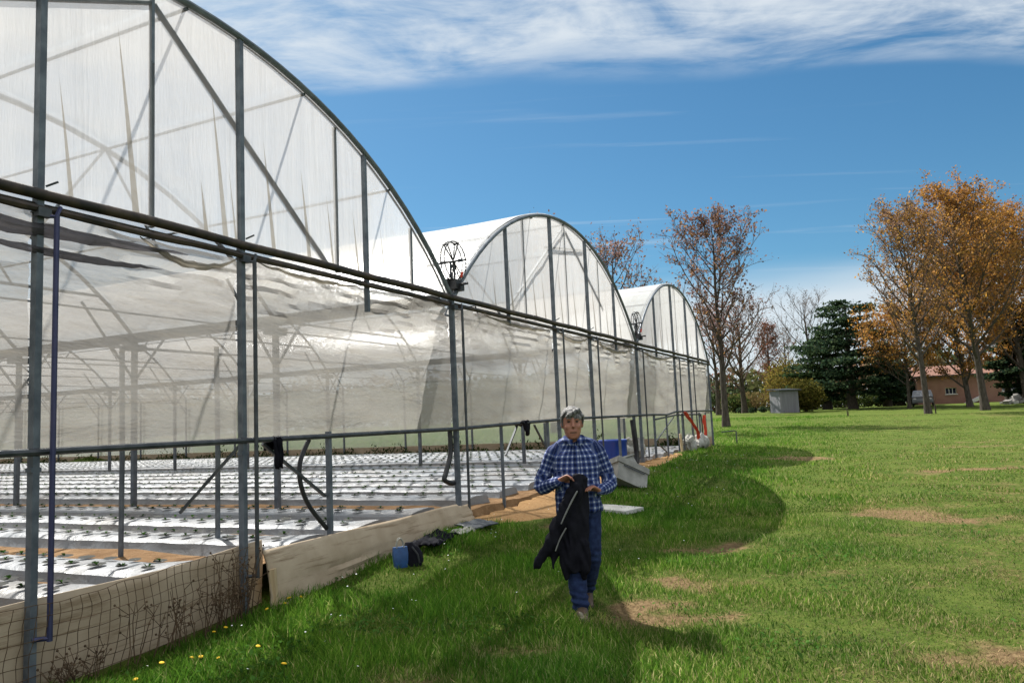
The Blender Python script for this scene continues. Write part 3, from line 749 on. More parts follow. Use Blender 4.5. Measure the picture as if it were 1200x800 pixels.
for bi, sc_ in enumerate(starts):
    q0 = .10 if sc_ < 11 else np.interp(sc_, [11, 12, 14, 19, 28], [.3, .25, .35, .3, .3])
    hw = {1: .22, 2: .29}.get(bi, .315)
    qs = list(np.arange(q0, 4, .08)) + list(np.arange(4, 12, .25)) + list(np.arange(12, 44.3, .8))
    prof = [(-1.12, -.05), (-1, .0), (-.93, .055), (-.7, .08), (-.25, .088), (.1, .088), (.5, .085), (.88, .06), (.98, .005), (1.12, -.05)]
    m = MB(); P = []
    P.append([W(sc_+hw*u*1.02, q0-.005, PADZ-.08) for u, h in prof])
    for q in qs:
        lift = (.07*math.exp(-((q-q0)/.3)**2)*max(0, nz(bi*3.3, 1)+.5) if sc_ < 11 else .0)
        P.append([W(sc_+hw*u*(1+.06*nz(q*1.2, bi))+.02*nz(q*2, bi, 5), q, PADZ+h*(1+.15*nz(q*.9, bi, 2))+.011*nz(q*3.2, u*2.5, bi)+lift*(.5+u*.5 if abs(u) < .9 else 0)) for u, h in prof])
    m.grid(P); m.cur = 1
    q = q0+.25; j = 0
    while q < 42:
        for u in (-.42, .42):
            qq = q + (.15 if u > 0 else 0)+.02*nz(j, bi); cx = sc_+hw*u; zz = PADZ+.093
            k = 7; rr = .056+.022*nz(j*1.7, u)
            m.add([W(cx+rr*1.15*math.cos(2*math.pi*i/k), qq+rr*math.sin(2*math.pi*i/k), zz+.016+.006*math.sin(i)) for i in range(k)], [tuple(range(k))])
            if q < 30:
                for l in range(rng.integers(0, 5) if q < 10 else rng.integers(0, 3)):
                    an = rng.random()*6.28; le = .03+.035*rng.random()
                    c = np.array(W(cx, qq, zz+.01)); d = np.array([math.cos(an), math.sin(an), 0]); pr_ = np.array([-d[1], d[0], 0])
                    seedV += [c, c+d*le*.5+pr_*.015+[0, 0, .028], c+d*le+[0, 0, .022], c+d*le*.5-pr_*.015+[0, 0, .028]]; seedT.append(np.array([.03, .07, .015])*(.7+.6*rng.random()))
        q += .30+.03*nz(j*.9, bi); j += 1
    o = m.build('planting_bed', ['mulch_plastic', 'hole_black'])
    tag(o, f'{ordn[bi]} white plastic mulched bed counting back from the photographer' if bi else 'white plastic mulched bed nearest the photographer', 'planting bed', 'mulched beds inside the greenhouse')
tag(bulk('seedlings', seedV, 4, 'leaf', None, np.array(seedT)), 'small green seedlings growing through holes in the white beds', 'seedlings', kind='stuff')

n = 4200; qq = 1+43*rng.random(n)**1.4; hh = np.abs(rng.normal(0, .12, n))*(1+np.sin(qq*2.1)*.6+.5*np.sin(qq*5.3)); c = np.stack([P0[0]+SV[0]*(27.9+.25*rng.random(n))+QV[0]*qq, SV[1]*(27.9+.25*rng.random(n))+QV[1]*qq, PADZ+hh], -1)
a = rng.normal(size=(n, 3)); a[:, 2] = np.abs(a[:, 2])+.8; a /= np.linalg.norm(a, axis=1)[:, None]; b_ = np.cross(a, rng.normal(size=(n, 3))); b_ /= np.linalg.norm(b_, axis=1)[:, None]; z_ = .065*(.5+rng.random((n, 1)))
tag(bulk('weeds', np.stack([c-a*z_, c+b_*z_*.35, c+a*z_, c-b_*z_*.35], 1).reshape(-1, 3), 4, 'leaf', None, np.array([.05, .075, .025])*(.5+rng.random((n, 1)))), 'dark green weeds along the inside of the far greenhouse wall', 'weeds', kind='stuff')
# ------------------------------------------------------------------ things by the wall
# blue carrier bag and black bag
bx, by = Lw(9.0, -.47)[:2]; bz = T(bx, by)
t = empty('carrier_bag', (bx, by, bz), R(20)); t.scale = (.68, .68, .78); tag(t, 'blue carrier bag with pale handles leaning against the beige board', 'bag')
m = MB(); prof = [(-.05, .10, 0.0), (-.04, .115, .08), (-.02, .12, .18), (.0, .115, .25)]
m.rings([[(sx*w_+.006*nz(z*20, sx*3), y0+d_*sy, z) for sx, sy in ((-1, -1), (-.3, -1.25), (.3, -1.2), (1, -1), (1.05, 0), (1, 1), (0, 1.2), (-1, 1), (-1.05, 0))] for y0, w_, z, d_ in ((0, .09, -.02, .055), (0, .105, .08, .06), (.01, .11, .17, .05), (.02, .105, .25, .025))], True)
m.build('pouch', 'bag_blue', t)
for yy in (-.02, .05):
    m = MB(); m.tube([(-.055+.0*i, yy, .24) for i in range(1)]+[(-.055*math.cos(math.pi*i/8), yy+.01*math.sin(math.pi*i/8), .24+.12*math.sin(math.pi*i/8)) for i in range(9)], .008, 5); m.build('handle', 'white_rag', t)
t = empty('backpack', (bx+.125, by+.06, bz), R(10)); t.scale = (.78, .78, .8); tag(t, 'black slumped bag standing beside the blue carrier bag', 'bag')
m = MB(); m.rings([[(x0+r_*math.cos(a)*(1+.12*nz(a, z*9)), y0+r_*.75*math.sin(a), z) for a in [2*math.pi*k/14 for k in range(14)]] for x0, y0, r_, z in ((0, 0, .10, -.02), (0, 0, .13, .05), (-.01, .02, .125, .14), (-.03, .04, .10, .22), (-.05, .05, .05, .28))]); m.build('pouch', 'black_cloth', t)
m = MB(); m.tube([(-.02, -.08, .24), (.05, -.12, .15), (.07, -.1, .04)], .012, 5); m.build('strap', 'black_rubber', t)
def mat_(name, c, sx, sy, rz, mat, label, cat, amp=.02, th=.02, seed=0):
    m = MB(); ca, sa = math.cos(rz), math.sin(rz); P = []
    for i in range(13):
        row = []
        for j in range(9):
            u, v = (i/12-.5)*sx*(1+.15*nz(j*.6, seed)), (j/8-.5)*sy*(1+.15*nz(i*.5, seed, 2)); x, y = c[0]+u*ca-v*sa, c[1]+u*sa+v*ca
            row.append((x, y, T(x, y)+.035+th+amp*(nz(i*.5, j*.6, seed)+.5)))
        P.append(row)
    m.grid(P); o = m.build(name, mat); md = o.modifiers.new('thick', 'SOLIDIFY'); md.thickness = th; tag(o, label, cat); return o
c = Lw(9.75, -.42); mat_('jute_sack', c, .5, .3, R(65), 'black_cloth', 'crumpled dark sack lying flat beside the black bag', 'sack', .07, .015, 3)
c = Lw(10.25, -.5); mat_('plastic_scrap', c, .3, .16, R(60), 'white_rag', 'crumpled pale plastic scrap on the dark sack', 'plastic', .05, .008, 5)
c = Lw(10.7, -.45); mat_('rubber_mat', c, .45, .32, R(55), 'dark_steel', 'grey square of matting flat on grass by the corner post', 'mat', .02, .015, 8)
# flat pale slab
cx, cy = 1.2, 11.35; m = MB(); pts = [(-.42, -.1), (.30, -.22), (.62, .12), (.2, .26), (-.40, .2)]; zt = [T(cx+x, cy+y) for x, y in pts]
m.add([(cx+x, cy+y, z+.02) for (x, y), z in zip(pts, zt)]+[(cx+x, cy+y, z+.075) for (x, y), z in zip(pts, zt)], [(5, 6, 7, 8, 9), (4, 3, 2, 1, 0)]+[(i, (i+1) % 5, (i+1) % 5+5, i+5) for i in range(5)])
tag(m.build('panel', 'white_sheet', None, False), 'pale grey flat panel lying on the grass behind the man', 'panel')
# tilted crate / polystyrene boxes
cx, cy = Lw(15.35, -.9)[:2]; cz = T(cx, cy)
t = empty('crate', (cx, cy, cz), 0); tag(t, 'dirty white box tipped on its side at the edge of the grass', 'box')
t.rotation_euler = (R(-18), R(24), R(28))
m = MB(); w, d, h = .66, .38, .42
for bx_ in ((0, -d/2+.02, h/2, w, .04, h), (0, d/2-.02, h/2, w, .04, h)): m.box(bx_[:3], bx_[3:])
m.box((-w/2+.02, 0, h/2), (.04, d-.08, h)); m.box((w/2-.02, 0, h/2), (.04, d-.08, h)); m.box((0, 0, .02), (w-.08, d-.08, .04))
m.build('shell', 'grey_panel', t, False)
m = MB(); m.box((0, -d/2-.012, h-.07), (w+.03, .022, .10)); m.box((0, d/2+.012, h-.07), (w+.03, .022, .10)); m.box((-w/2-.012, 0, h-.07), (.022, d-.01, .1)); m.box((w/2+.012, 0, h-.07), (.022, d-.01, .1)); m.build('rim', 'grey_panel', t, False)
m = MB(); m.box((0, -d/2-.03, h*.62), (w*.7, .015, .015)); m.build('seam', 'dark_steel', t, False)
cx, cy = Lw(16.6, -.55)[:2]; cz = T(cx, cy)
t = empty('lid', (cx, cy, cz+.1)); t.rotation_euler = (R(62), R(-8), R(40)); tag(t, 'pale box lid leaning behind the tipped white box', 'lid')
m = MB(); m.box((0, 0, 0), (.75, .55, .03)); m.box((0, -.26, .04), (.75, .03, .05)); m.box((0, .26, .04), (.75, .03, .05)); m.build('lid_plate', 'grey_panel', t, False)
m = MB(); m.tube([(-.12, 0, .03), (-.1, 0, .09), (.1, 0, .09), (.12, 0, .03)], .012, 6); m.build('handle', 'black_rubber', t)
# blue barrel
cx, cy = Lw(18.45, .28)[:2]
t = empty('barrel', (cx, cy, PADZ-.03)); t.scale = (.84, .84, .92); tag(t, 'blue plastic barrel standing inside the open greenhouse wall', 'barrel')
m = MB(); m.lathe([(.30, 0), (.33, .03), (.345, .2), (.36, .4), (.36, .62), (.375, .64), (.375, .69), (.35, .7), (.33, .69), (.32, .3), (.0, .28)], 26, cap=True); m.build('body', 'blue_plastic', t)
m = MB(); m.lathe([(.366, .20), (.374, .21), (.374, .23), (.366, .24)], 26, cap=False); m.build('hoop', 'blue_plastic', t)
# sacks and film roll at the far open bay
def lump(name, s, q, r, mat, label, cat, seed, zoff=0.0):
    m = MB(); n = 18; rings = []
    for i in range(10):
        a = math.pi*(i+.3)/9.6; rings.append([])
        for k in range(n):
            b = 2*math.pi*k/n; d = Vector((math.sin(a)*math.cos(b), math.sin(a)*math.sin(b), -math.cos(a))); f = .85+.45*nz(d.x*1.6+seed, d.y*1.6, d.z*1.6)+.22*nz(d.x*4, d.y*4+seed, d.z*4)+.10*nz(d.x*9, d.y*9+seed, d.z*9)
            rings[-1].append((d.x*r[0]*f, d.y*r[1]*f, max(d.z*r[2]*f, -r[2]*.75)))
    m.rings(rings); x, y = Lw(s, q)[:2]; o = m.build(name, mat); o.location = (x, y, max(T(x, y), PADZ-.1 if q > 0 else -9)+r[2]*.7+zoff); o.rotation_euler = (0, 0, R(65)); tag(o, label, cat); return o
lump('film_bundle', 20.6, .45, (.7, .3, .33), 'white_rag', 'crumpled roll of old greenhouse film beside the blue barrel', 'film roll', 2)
lump('sack', 24.2, -.12, (.5, .2, .28), 'white_rag', 'rough white sack at the foot of the first red cloth', 'sack', 3)
lump('sack', 26.0, -.1, (.8, .2, .26), 'white_rag', 'long white sack at the greenhouse far corner under the hanging cloth', 'sack', 4)
m = MB(); zz = T(*Lw(23.3, -.1)[:2]); m.bar(W(23.25, -.12, zz-.1), W(23.22, -.1, zz+.5), .09, .05); tag(m.build('plank', 'stake_wood', None, False), 'upright wooden plank between sandy gap and white sack', 'plank')
m = MB(); x, y = Lw(29.3, -.5)[:2]; zz = T(x, y); m.tube([(x-.4, y, zz+.42), (x+.05, y, zz+.45), (x+.1, y, zz+.43), (x+.1, y, zz-.05)], .022, 6); tag(m.build('standpipe', 'dark_steel'), 'small bent water standpipe in the grass at the greenhouse corner', 'pipe')
for i, (s, q, h) in enumerate(((11.0, -.32, .2), (11.35, -.25, .16))): pass

# dandelions and daisies
dl = [(250, 740), (300, 757), (258, 768), (235, 768), (222, 772), (276, 690), (271, 683), (284, 684), (243, 700), (188, 778), (160, 795), (305, 700), (330, 780), (262, 735)]
first = None
for i, (px, py) in enumerate(dl):
    r_ = ray(px, py); z = .05
    for _ in range(6):
        tt = (z+.06-CAMZ)/r_[2]; p = O+tt*r_; z = T(p[0], p[1])
    q = toL(p)[1]
    if q > -.15: p = p - QV*(q+.25)
    z = T(p[0], p[1])
    if first is None:
        d = empty('dandelion', (p[0], p[1], z)); m = MB(); m.tube([(0, 0, -.01), (.004, 0, .05), (0, 0, .085)], .0025, 5); m.build('stem', 'stem_green', d)
        m = MB(); m.rings([[(rr*math.cos(2*math.pi*k/12)*(1+.12*(k % 2)), rr*math.sin(2*math.pi*k/12)*(1+.12*(k % 2)), zz) for k in range(12)] for rr, zz in ((.006, .082), (.02, .088), (.021, .094), (.010, .101))]); m.build('flower_head', 'dandelion_yellow', d); first = d
    else:
        d = first.copy(); col.objects.link(d); d.location = (p[0], p[1], z)
        for ch in list(first.children): c_ = ch.copy(); col.objects.link(c_); c_.parent = d
    s_ = random.uniform(.55, .9); d.scale = (s_, s_, s_); d.rotation_euler = (random.uniform(-.3, .3), random.uniform(-.3, .3), random.random()*6)
    tag(d, 'yellow dandelion flower in the grass near the wire netting', 'dandelion', 'dandelions by the netting')
n = 230; y = 3.4+10*rng.random(n); s = 4.5+18*rng.random(n); q = -.25-2.6*rng.random(n)**1.5; X = P0[0]+SV[0]*s+QV[0]*q; Y = SV[1]*s+QV[1]*q; Z = terr(X, Y)+.05+.04*rng.random(n)
k = 6; V = np.stack([np.stack([X+.0075*np.cos(2*np.pi*i/k), Y+.0075*np.sin(2*np.pi*i/k), Z+.003*np.cos(2*np.pi*i/k+X*9)], -1) for i in range(k)], 1).reshape(-1, 3)
tag(bulk('daisies', V, k, 'daisy_white'), 'tiny white daisies sprinkled through the shaded grass', 'daisies', kind='stuff')

# ------------------------------------------------------------------ trees
def tree(name, loc, H, label, cw, f0=.3, trunk_r=.18, n1=26, n2=7, n3=3, leaf=.13, per=3, cols=((.14, .07, .03),), up=.9, lean=(0, 0), seed=1, bark='bark_grey', env=None, group=None, twigs=True, wob=.35, droop=0.0, leafjit=.18, cat='tree', fork=None, leafdens=1.0):
    rr = random.Random(seed); root = empty(name, loc); tag(root, label, cat, group)
    env = env or (lambda f: math.sin(math.pi*min(1, max(0, (f-f0)/(1-f0)))**.75)**.6)
    tr = MB(); tw = MB(); tips = []
    def tp(f): return Vector((lean[0]*f*H + wob*nz(f*2.2, seed)*f, lean[1]*f*H + wob*nz(f*2.2, seed, 7)*f, H*.96*f))
    tr.tube([tp(0)-Vector((0, 0, .3))]+[tp(i/14) for i in range(15)], [trunk_r*1.5, trunk_r*1.35]+[trunk_r*(1-.93*i/14)+.006 for i in range(1, 15)], 9)
    ga = rr.random()*6
    for i in range(n1):
        f = f0+(1-f0)*((i+.5)/n1)**.9*.97; ga += 2.4+rr.uniform(-.4, .4)
        L_ = cw*env(f)*rr.uniform(.75, 1.15)
        if L_ < .25: L_ = .25
        b = tp(f); dz = up*rr.uniform(.7, 1.25)
        pts = [b]; d = Vector((math.cos(ga), math.sin(ga), dz*.8)).normalized(); n = 6
        for j in range(n):
            d = (d + Vector((rr.uniform(-.15, .15), rr.uniform(-.15, .15), (.10*up if up > .3 else 0)-droop))).normalized(); pts.append(pts[-1]+d*L_*math.hypot(1, dz*.8)/n)
        r0 = max(.012, trunk_r*(1-.85*f)*.5); tr.tube(pts, [r0*(1-.82*j/n) for j in range(n+1)], 5)
        for j in range(n2):
            t = .2+.8*(j+rr.random())/n2; k = min(int(t*n), n-1); p = pts[k].lerp(pts[k+1], min(1, t*n-k))
            dd = ((pts[k+1]-pts[k]).normalized()*.8 + Vector((rr.uniform(-1, 1), rr.uniform(-1, 1), rr.uniform(-.35, .9)*max(up, .15)))).normalized(); l2 = L_*(.22+.3*rr.random())*(1.15-.45*t)
            q = [p, p+dd*l2*.5+Vector((0, 0, .03*l2)), p+dd*l2]; (tr if not twigs else tw).tube(q, [r0*.4, r0*.28, .006], 4, False)
            for a in range(n3):
                u = rr.uniform(.25, 1); p2 = q[0].lerp(q[2], u); d3 = (dd+Vector((rr.uniform(-1, 1), rr.uniform(-1, 1), rr.uniform(-.3, 1)*max(up, .2)))*.9).normalized(); l3 = l2*rr.uniform(.3, .6)+.1
                e = p2+d3*l3; tw.tube([p2, e], [.008, .004], 3, False); tips += [p2.lerp(e, .4), e, p2.lerp(e, .75)]
    tr.build('trunk', bark, root)
    if tw.v: tw.build('twigs', 'twig', root)
    # leaves
    P = np.array([tuple(p) for p in tips]); k = int(len(P)*per*leafdens)
    if k:
        c = P[rng.integers(0, len(P), k)] + rng.normal(0, leafjit, (k, 3))
        leafquads('crown', c, leaf, cols, root)
    return root
def leafquads(name, c, leaf, cols, parent, flat=0.0, dark=None):
    k = len(c); a = rng.normal(size=(k, 3)); a[:, 2] *= (1-flat); a /= np.linalg.norm(a, axis=1)[:, None]
    h = rng.normal(size=(k, 3)); b = np.cross(a, h); b /= np.linalg.norm(b, axis=1)[:, None]
    s = leaf*(.55+.8*rng.random((k, 1)))
    V = np.stack([c-a*s, c+b*s*.55+a*s*.1, c+a*s, c-b*s*.55-a*s*.05], 1).reshape(-1, 3)
    cc = np.array(cols)[rng.integers(0, len(cols), k)]*(.7+.6*rng.random((k, 1)))
    return bulk(name, V, 4, 'leaf', parent, cc)
def place(px, py, d):
    p = ond(px, py, d); return (p[0], p[1], T(p[0], p[1]) - .02)
PUR = ((.19, .115, .105), (.21, .13, .10), (.16, .115, .115), (.27, .15, .065), (.17, .105, .105))
ORG = ((.37, .18, .038), (.33, .15, .042), (.41, .22, .048), (.29, .16, .05), (.22, .13, .07))
OR2 = ((.30, .17, .06), (.23, .135, .08), (.37, .21, .05), (.19, .12, .09))
RED = ((.32, .14, .045), (.25, .115, .045), (.37, .18, .045))
# tall budding tree at the greenhouse corner
envl = lambda f: float(np.interp(f, [.2, .3, .45, .6, .75, .88, .96, 1], [.45, .75, .95, 1, .85, .55, .35, .2]))
tree('poplar_tree', place(851, 497, 38), 10.7, 'lone tall budding tree with purple-brown leaves beyond greenhouse far corner', 2.75, .24, .17, 32, 10, 5, .08, 1.0, PUR, 1.15, (.0, 0), 11, env=envl, wob=.3, leafjit=.12)
p = place(727, 470, 37); tree('poplar_tree', p, 9.0, 'budding tree rising behind the second greenhouse arch', 2.5, .3, .18, 22, 7, 4, .075, 1.1, PUR, 1.2, (.0, 0), 12, env=envl, wob=.3)
p = place(648, 470, 40); tree('poplar_tree', p, 11.0, 'budding tree whose thin tip peeks over the second arch', 2.2, .4, .18, 20, 6, 4, .075, 1.1, PUR, 1.2, (-.01, 0), 13, env=envl, wob=.3)
# the orange row on the right
g = 'budding poplars on the right of the lawn'
envp = lambda f: float(np.interp(f, [.15, .25, .4, .6, .8, .92, 1], [.5, .8, 1, .95, .7, .42, .2]))
tree('poplar_tree', place(1088, 486, 50), 13.4, 'leftmost poplar of the right row with thin purple top and pale trunk base', 3.6, .25, .20, 40, 10, 5, .09, 1.15, OR2, 1.15, (-.05, 0), 21, env=envp, group=g)
tree('poplar_tree', place(1155, 482, 55), 16.0, 'tallest orange poplar, thick dark trunk in front of the pink building', 4.8, .2, .27, 46, 11, 5, .10, 2.1, ORG, 1.0, (-.06, 0), 22, env=envp, group=g)
tree('poplar_tree', place(1137, 476, 61), 11.0, 'slanting poplar between the two pink building windows', 4.8, .12, .22, 40, 11, 5, .10, 2.2, ORG, .9, (-.09, 0), 23, env=envp, group=g)
tree('poplar_tree', place(1183, 472, 66), 16.0, 'red-brown poplar at the pink building right end', 5.4, .10, .27, 44, 10, 5, .11, 2.2, RED, 1.0, (-.03, 0), 24, env=envp, group=g)
tree('poplar_tree', place(1205, 474, 62), 15.5, 'orange poplar at the right edge of the picture beside dark ivy', 4.8, .12, .27, 42, 10, 5, .11, 2.0, ORG, 1.0, (-.08, 0), 25, env=envp, group=g)
tree('poplar_tree', place(1290, 474, 60), 15.0, 'orange poplar standing farther right past the pink building', 4.8, .2, .27, 36, 9, 4, .14, 3.0, OR2, 1.0, (0, 0), 26, env=envp, group=g)
tree('poplar_tree', place(1066, 478, 64), 7.8, 'low broad orange tree between dark cedar and poplar row', 4.2, .2, .16, 34, 10, 5, .10, 1.8, ORG, .75, (.02, 0), 27, env=envp, group=g)
# bare trees
BARE = ((.10, .07, .05), (.13, .09, .06))
REDB = ((.20, .07, .04), (.15, .07, .045), (.11, .07, .05))
tree('bare_tree', place(873, 481, 68), 9.6, 'bare branching tree with reddish twigs left of the shed', 4.0, .18, .26, 22, 9, 5, .07, .5, REDB, 1.0, (-.02, 0), 31, bark='bark_dark', group='bare trees beyond the lawn', leafjit=.3)
tree('bare_tree', place(906, 480, 80), 9.4, 'narrow russet budding tree above the small grey shed', 1.7, .12, .16, 30, 8, 4, .09, 1.6, REDB, .9, (0, 0), 32, bark='bark_dark', group='bare trees beyond the lawn', leafjit=.25)
tree('bare_tree', place(955, 478, 84), 12.0, 'bare tree with forked crown behind the dark cedar', 4.4, .25, .24, 20, 8, 4, .07, .4, BARE, 1.2, (-.03, 0), 33, bark='bark_dark', group='bare trees beyond the lawn')
tree('bare_tree', place(925, 478, 95), 10.0, 'pale bare tree far behind the shed', 3.6, .2, .2, 20, 8, 4, .07, .5, BARE, 1.2, (0, 0), 34, bark='bark_dark', group='bare trees beyond the lawn')
tree('bare_tree', place(842, 480, 62), 8.0, 'bare reddish tree half hidden by the greenhouse corner', 3.2, .15, .2, 20, 8, 4, .08, 1.0, REDB, 1.0, (0, 0), 35, bark='bark_dark', group='bare trees beyond the lawn')
# dark cedar and friends: horizontal shelves of needles
def cedar(loc, H, cw, label, seed, cols, n1=40, name='cedar_tree', f0=.08):
    rr = random.Random(seed); root = empty(name, loc); tag(root, label, 'tree')
    tr = MB(); tr.tube([(0, 0, -.3)]+[(.25*nz(i*.3, seed), .2*nz(i*.3, seed, 4), H*i/10) for i in range(11)], [.55, .5]+[.45*(1-.93*i/10) for i in range(1, 11)], 9); C = []
    ga = 0
    for i in range(n1):
        f = f0+(1-f0)*(i+.5)/n1; ga += 2.4+rr.uniform(-.5, .5); L_ = cw*(1-.62*(max(0, f-.25)/.75)**2)*rr.uniform(.55, 1.15)*(.55 if f < .14 else 1)
        b = Vector((.25*nz(f*3, seed), 0, H*f)); e = b+Vector((math.cos(ga)*L_, math.sin(ga)*L_, rr.uniform(.05, .28)*L_))
        md = b.lerp(e, .5)+Vector((0, 0, .05*L_)); tr.tube([b, md, e], [.11*(1-f)+.03, .06*(1-f)+.02, .015], 5)
        n = int(90+420*L_/cw)
        t = .28+.74*rng.random(n)**.75; cen = np.array(b)[None, :]*(1-t[:, None])+np.array(e)[None, :]*t[:, None]
        sp = .20+.20*L_*(.3+.7*np.sin(np.pi*np.clip(t*.9+.08, 0, 1)))
        C.append(cen+np.stack([rng.normal(0, 1, n)*sp, rng.normal(0, 1, n)*sp, rng.normal(0, .075, n)+.04-.10*rng.random(n)**3], -1))
    tr.build('trunk', 'bark_dark', root); leafquads('crown', np.concatenate(C), .15, cols, root, .3); return root
DK = ((.022, .042, .024), (.035, .06, .03), (.016, .03, .02), (.06, .085, .042))
cedar(place(1000, 478, 70), 9.6, 4.7, 'big dark green cedar with layered branches', 41, DK, 40)
cedar(place(970, 480, 74), 7.2, 3.6, 'shorter dark evergreen leaning out left of the big cedar', 42, ((.03, .055, .022), (.05, .08, .03), (.025, .04, .02)), 34)
cedar(place(1040, 473, 76), 6.2, 1.6, 'slim dark conifer between cedar and orange tree', 43, DK, 30, 'conifer_tree')
cedar(place(1056, 472, 80), 4.4, 1.2, 'small dark conifer right of the slim conifer', 44, DK, 22, 'conifer_tree')
cedar(place(1200, 472, 64), 8.0, 2.4, 'dark ivy-clad evergreen at the right end of the pink building', 45, DK, 40, 'conifer_tree')
# shrubs
def shrub(loc, r, label, cols, n, seed, leaf=.1, name='shrub', group=None, stems=9, cat='shrub'):
    rr = random.Random(seed); root = empty(name, loc); tag(root, label, cat, group); m = MB()
    for i in range(stems):
        a = rr.random()*6.28; e = Vector((math.cos(a)*r[0]*.6, math.sin(a)*r[1]*.6, r[2]*rr.uniform(1.0, 1.7))); m.tube([(0, 0, -.1), e*.5+Vector((0, 0, .1)), e], [.05, .03, .012], 5)
    m.build('stems', 'bark_dark', root)
    d = rng.normal(size=(n, 3)); d /= np.linalg.norm(d, axis=1)[:, None]; rad = rng.random(n)**.45
    lump_ = np.array([1+.28*nz(float(v[0])*2.3+seed, float(v[1])*2.3, float(v[2])*2.3)+.15*nz(float(v[0])*6, float(v[1])*6+seed, float(v[2])*6) for v in d])
    c = d*(rad*lump_)[:, None]*np.array(r)+np.array([0, 0, r[2]*.95]); c = c[c[:, 2] > 0.02]
    leafquads('foliage', c, leaf, cols, root); return root
OLV = ((.085, .085, .018), (.12, .11, .025), (.055, .06, .015), (.14, .115, .03))
GRN = ((.04, .065, .018), (.06, .085, .022), (.03, .045, .015), (.09, .10, .03))
YEL = ((.19, .15, .03), (.15, .13, .03), (.22, .16, .04), (.11, .10, .03))
shrub(place(945, 482, 66), (1.7, 1.5, 1.45), 'round olive bush standing right of the grey shed', OLV, 5200, 51)
shrub(place(925, 481, 76), (2.6, 2.0, 2.7), 'tall yellow-green willow bush behind the shed', YEL, 5200, 52)
shrub(place(1068, 474, 80), (2.0, 1.5, 1.6), 'yellow-green bush low behind the parked car', YEL, 2600, 53)
shrub(place(880, 480, 82), (3.6, 2.0, 1.1), 'low tawny hedge bush left of the shed', ((.16, .11, .05), (.12, .09, .04), (.10, .09, .03)), 3600, 54)
shrub(place(862, 480, 72), (1.4, 1.2, .9), 'low green bush right of the lone tree trunk', GRN, 1800, 55)
for i, px in enumerate((968, 988, 1012, 1030, 1048)):
    shrub(place(px, 474, 82), (1.7, 1.2, .8), 'clipped low green bush in the row under the cedar', GRN, 1500, 60+i, group='clipped bushes under the cedar')
for i, (px, dd) in enumerate(((868, 68.5), (882, 67), (894, 69), (905, 68))):
    shrub(place(px, 481, dd), (.42, .35, .28), 'small dark clump in the row at the lawn edge left of the shed', DK, 260, 80+i, .08, 'shrub', 'small clumps at the lawn edge', 3)
# distant wood
cs = []; ct = []
for az in np.arange(-62, 75, 1.1):
    d = 130+30*rng.random(); h = 6+5*rng.random(); w = 4+2.5*rng.random(); x, y = d*math.sin(R(az)), d*math.cos(R(az)); n = 420
    v = rng.normal(size=(n, 3)); v /= np.linalg.norm(v, axis=1)[:, None]; v *= (rng.random((n, 1))**.4); cs.append(np.array([x, y, T(x, y)+h*.5])+v*np.array([w, w, h*.52]))
    base = np.array([(.075, .08, .03), (.10, .085, .05), (.12, .075, .045), (.05, .065, .03)])[rng.integers(0, 4)]; ct.append(np.tile(base, (n, 1)))
c = np.concatenate(cs); tt = np.concatenate(ct); k = len(c)
a = rng.normal(size=(k, 3)); a /= np.linalg.norm(a, axis=1)[:, None]; b_ = np.cross(a, rng.normal(size=(k, 3))); b_ /= np.linalg.norm(b_, axis=1)[:, None]; s_ = .5*(.5+rng.random((k, 1)))
V = np.stack([c-a*s_, c+b_*s_*.6, c+a*s_, c-b_*s_*.6], 1).reshape(-1, 3)
tag(bulk('treeline', V, 4, 'leaf', None, tt*(.7+.6*rng.random((k, 1)))), 'far line of mixed trees closing the fields behind', 'treeline', kind='stuff')
# saplings
def sapling(px, py, d, h, label):
    p = place(px, py, d); root = empty('sapling', p); tag(root, label, 'sapling'); m = MB(); m.tube([(0, 0, -.1), (-.03, 0, h*.5), (-.08, 0, h)], [.03, .025, .012], 6); m.tube([(-.03, 0, h*.55), (.12, 0, h*.85)], [.015, .006], 4); m.tube([(-.05, 0, h*.7), (-.25, 0, h*.95)], [.012, .005], 4); m.build('trunk', 'bark_dark', root)
    m = MB(); m.tube([(.06, .05, -.1), (.06, .05, h*.45)], .02, 5); m.build('stake', 'bark_dark', root)
sapling(994, 491, 45, .75, 'thin young sapling alone on the lawn before the cedar')
sapling(1097, 488, 50, 1.3, 'young staked sapling beside the leftmost poplar')
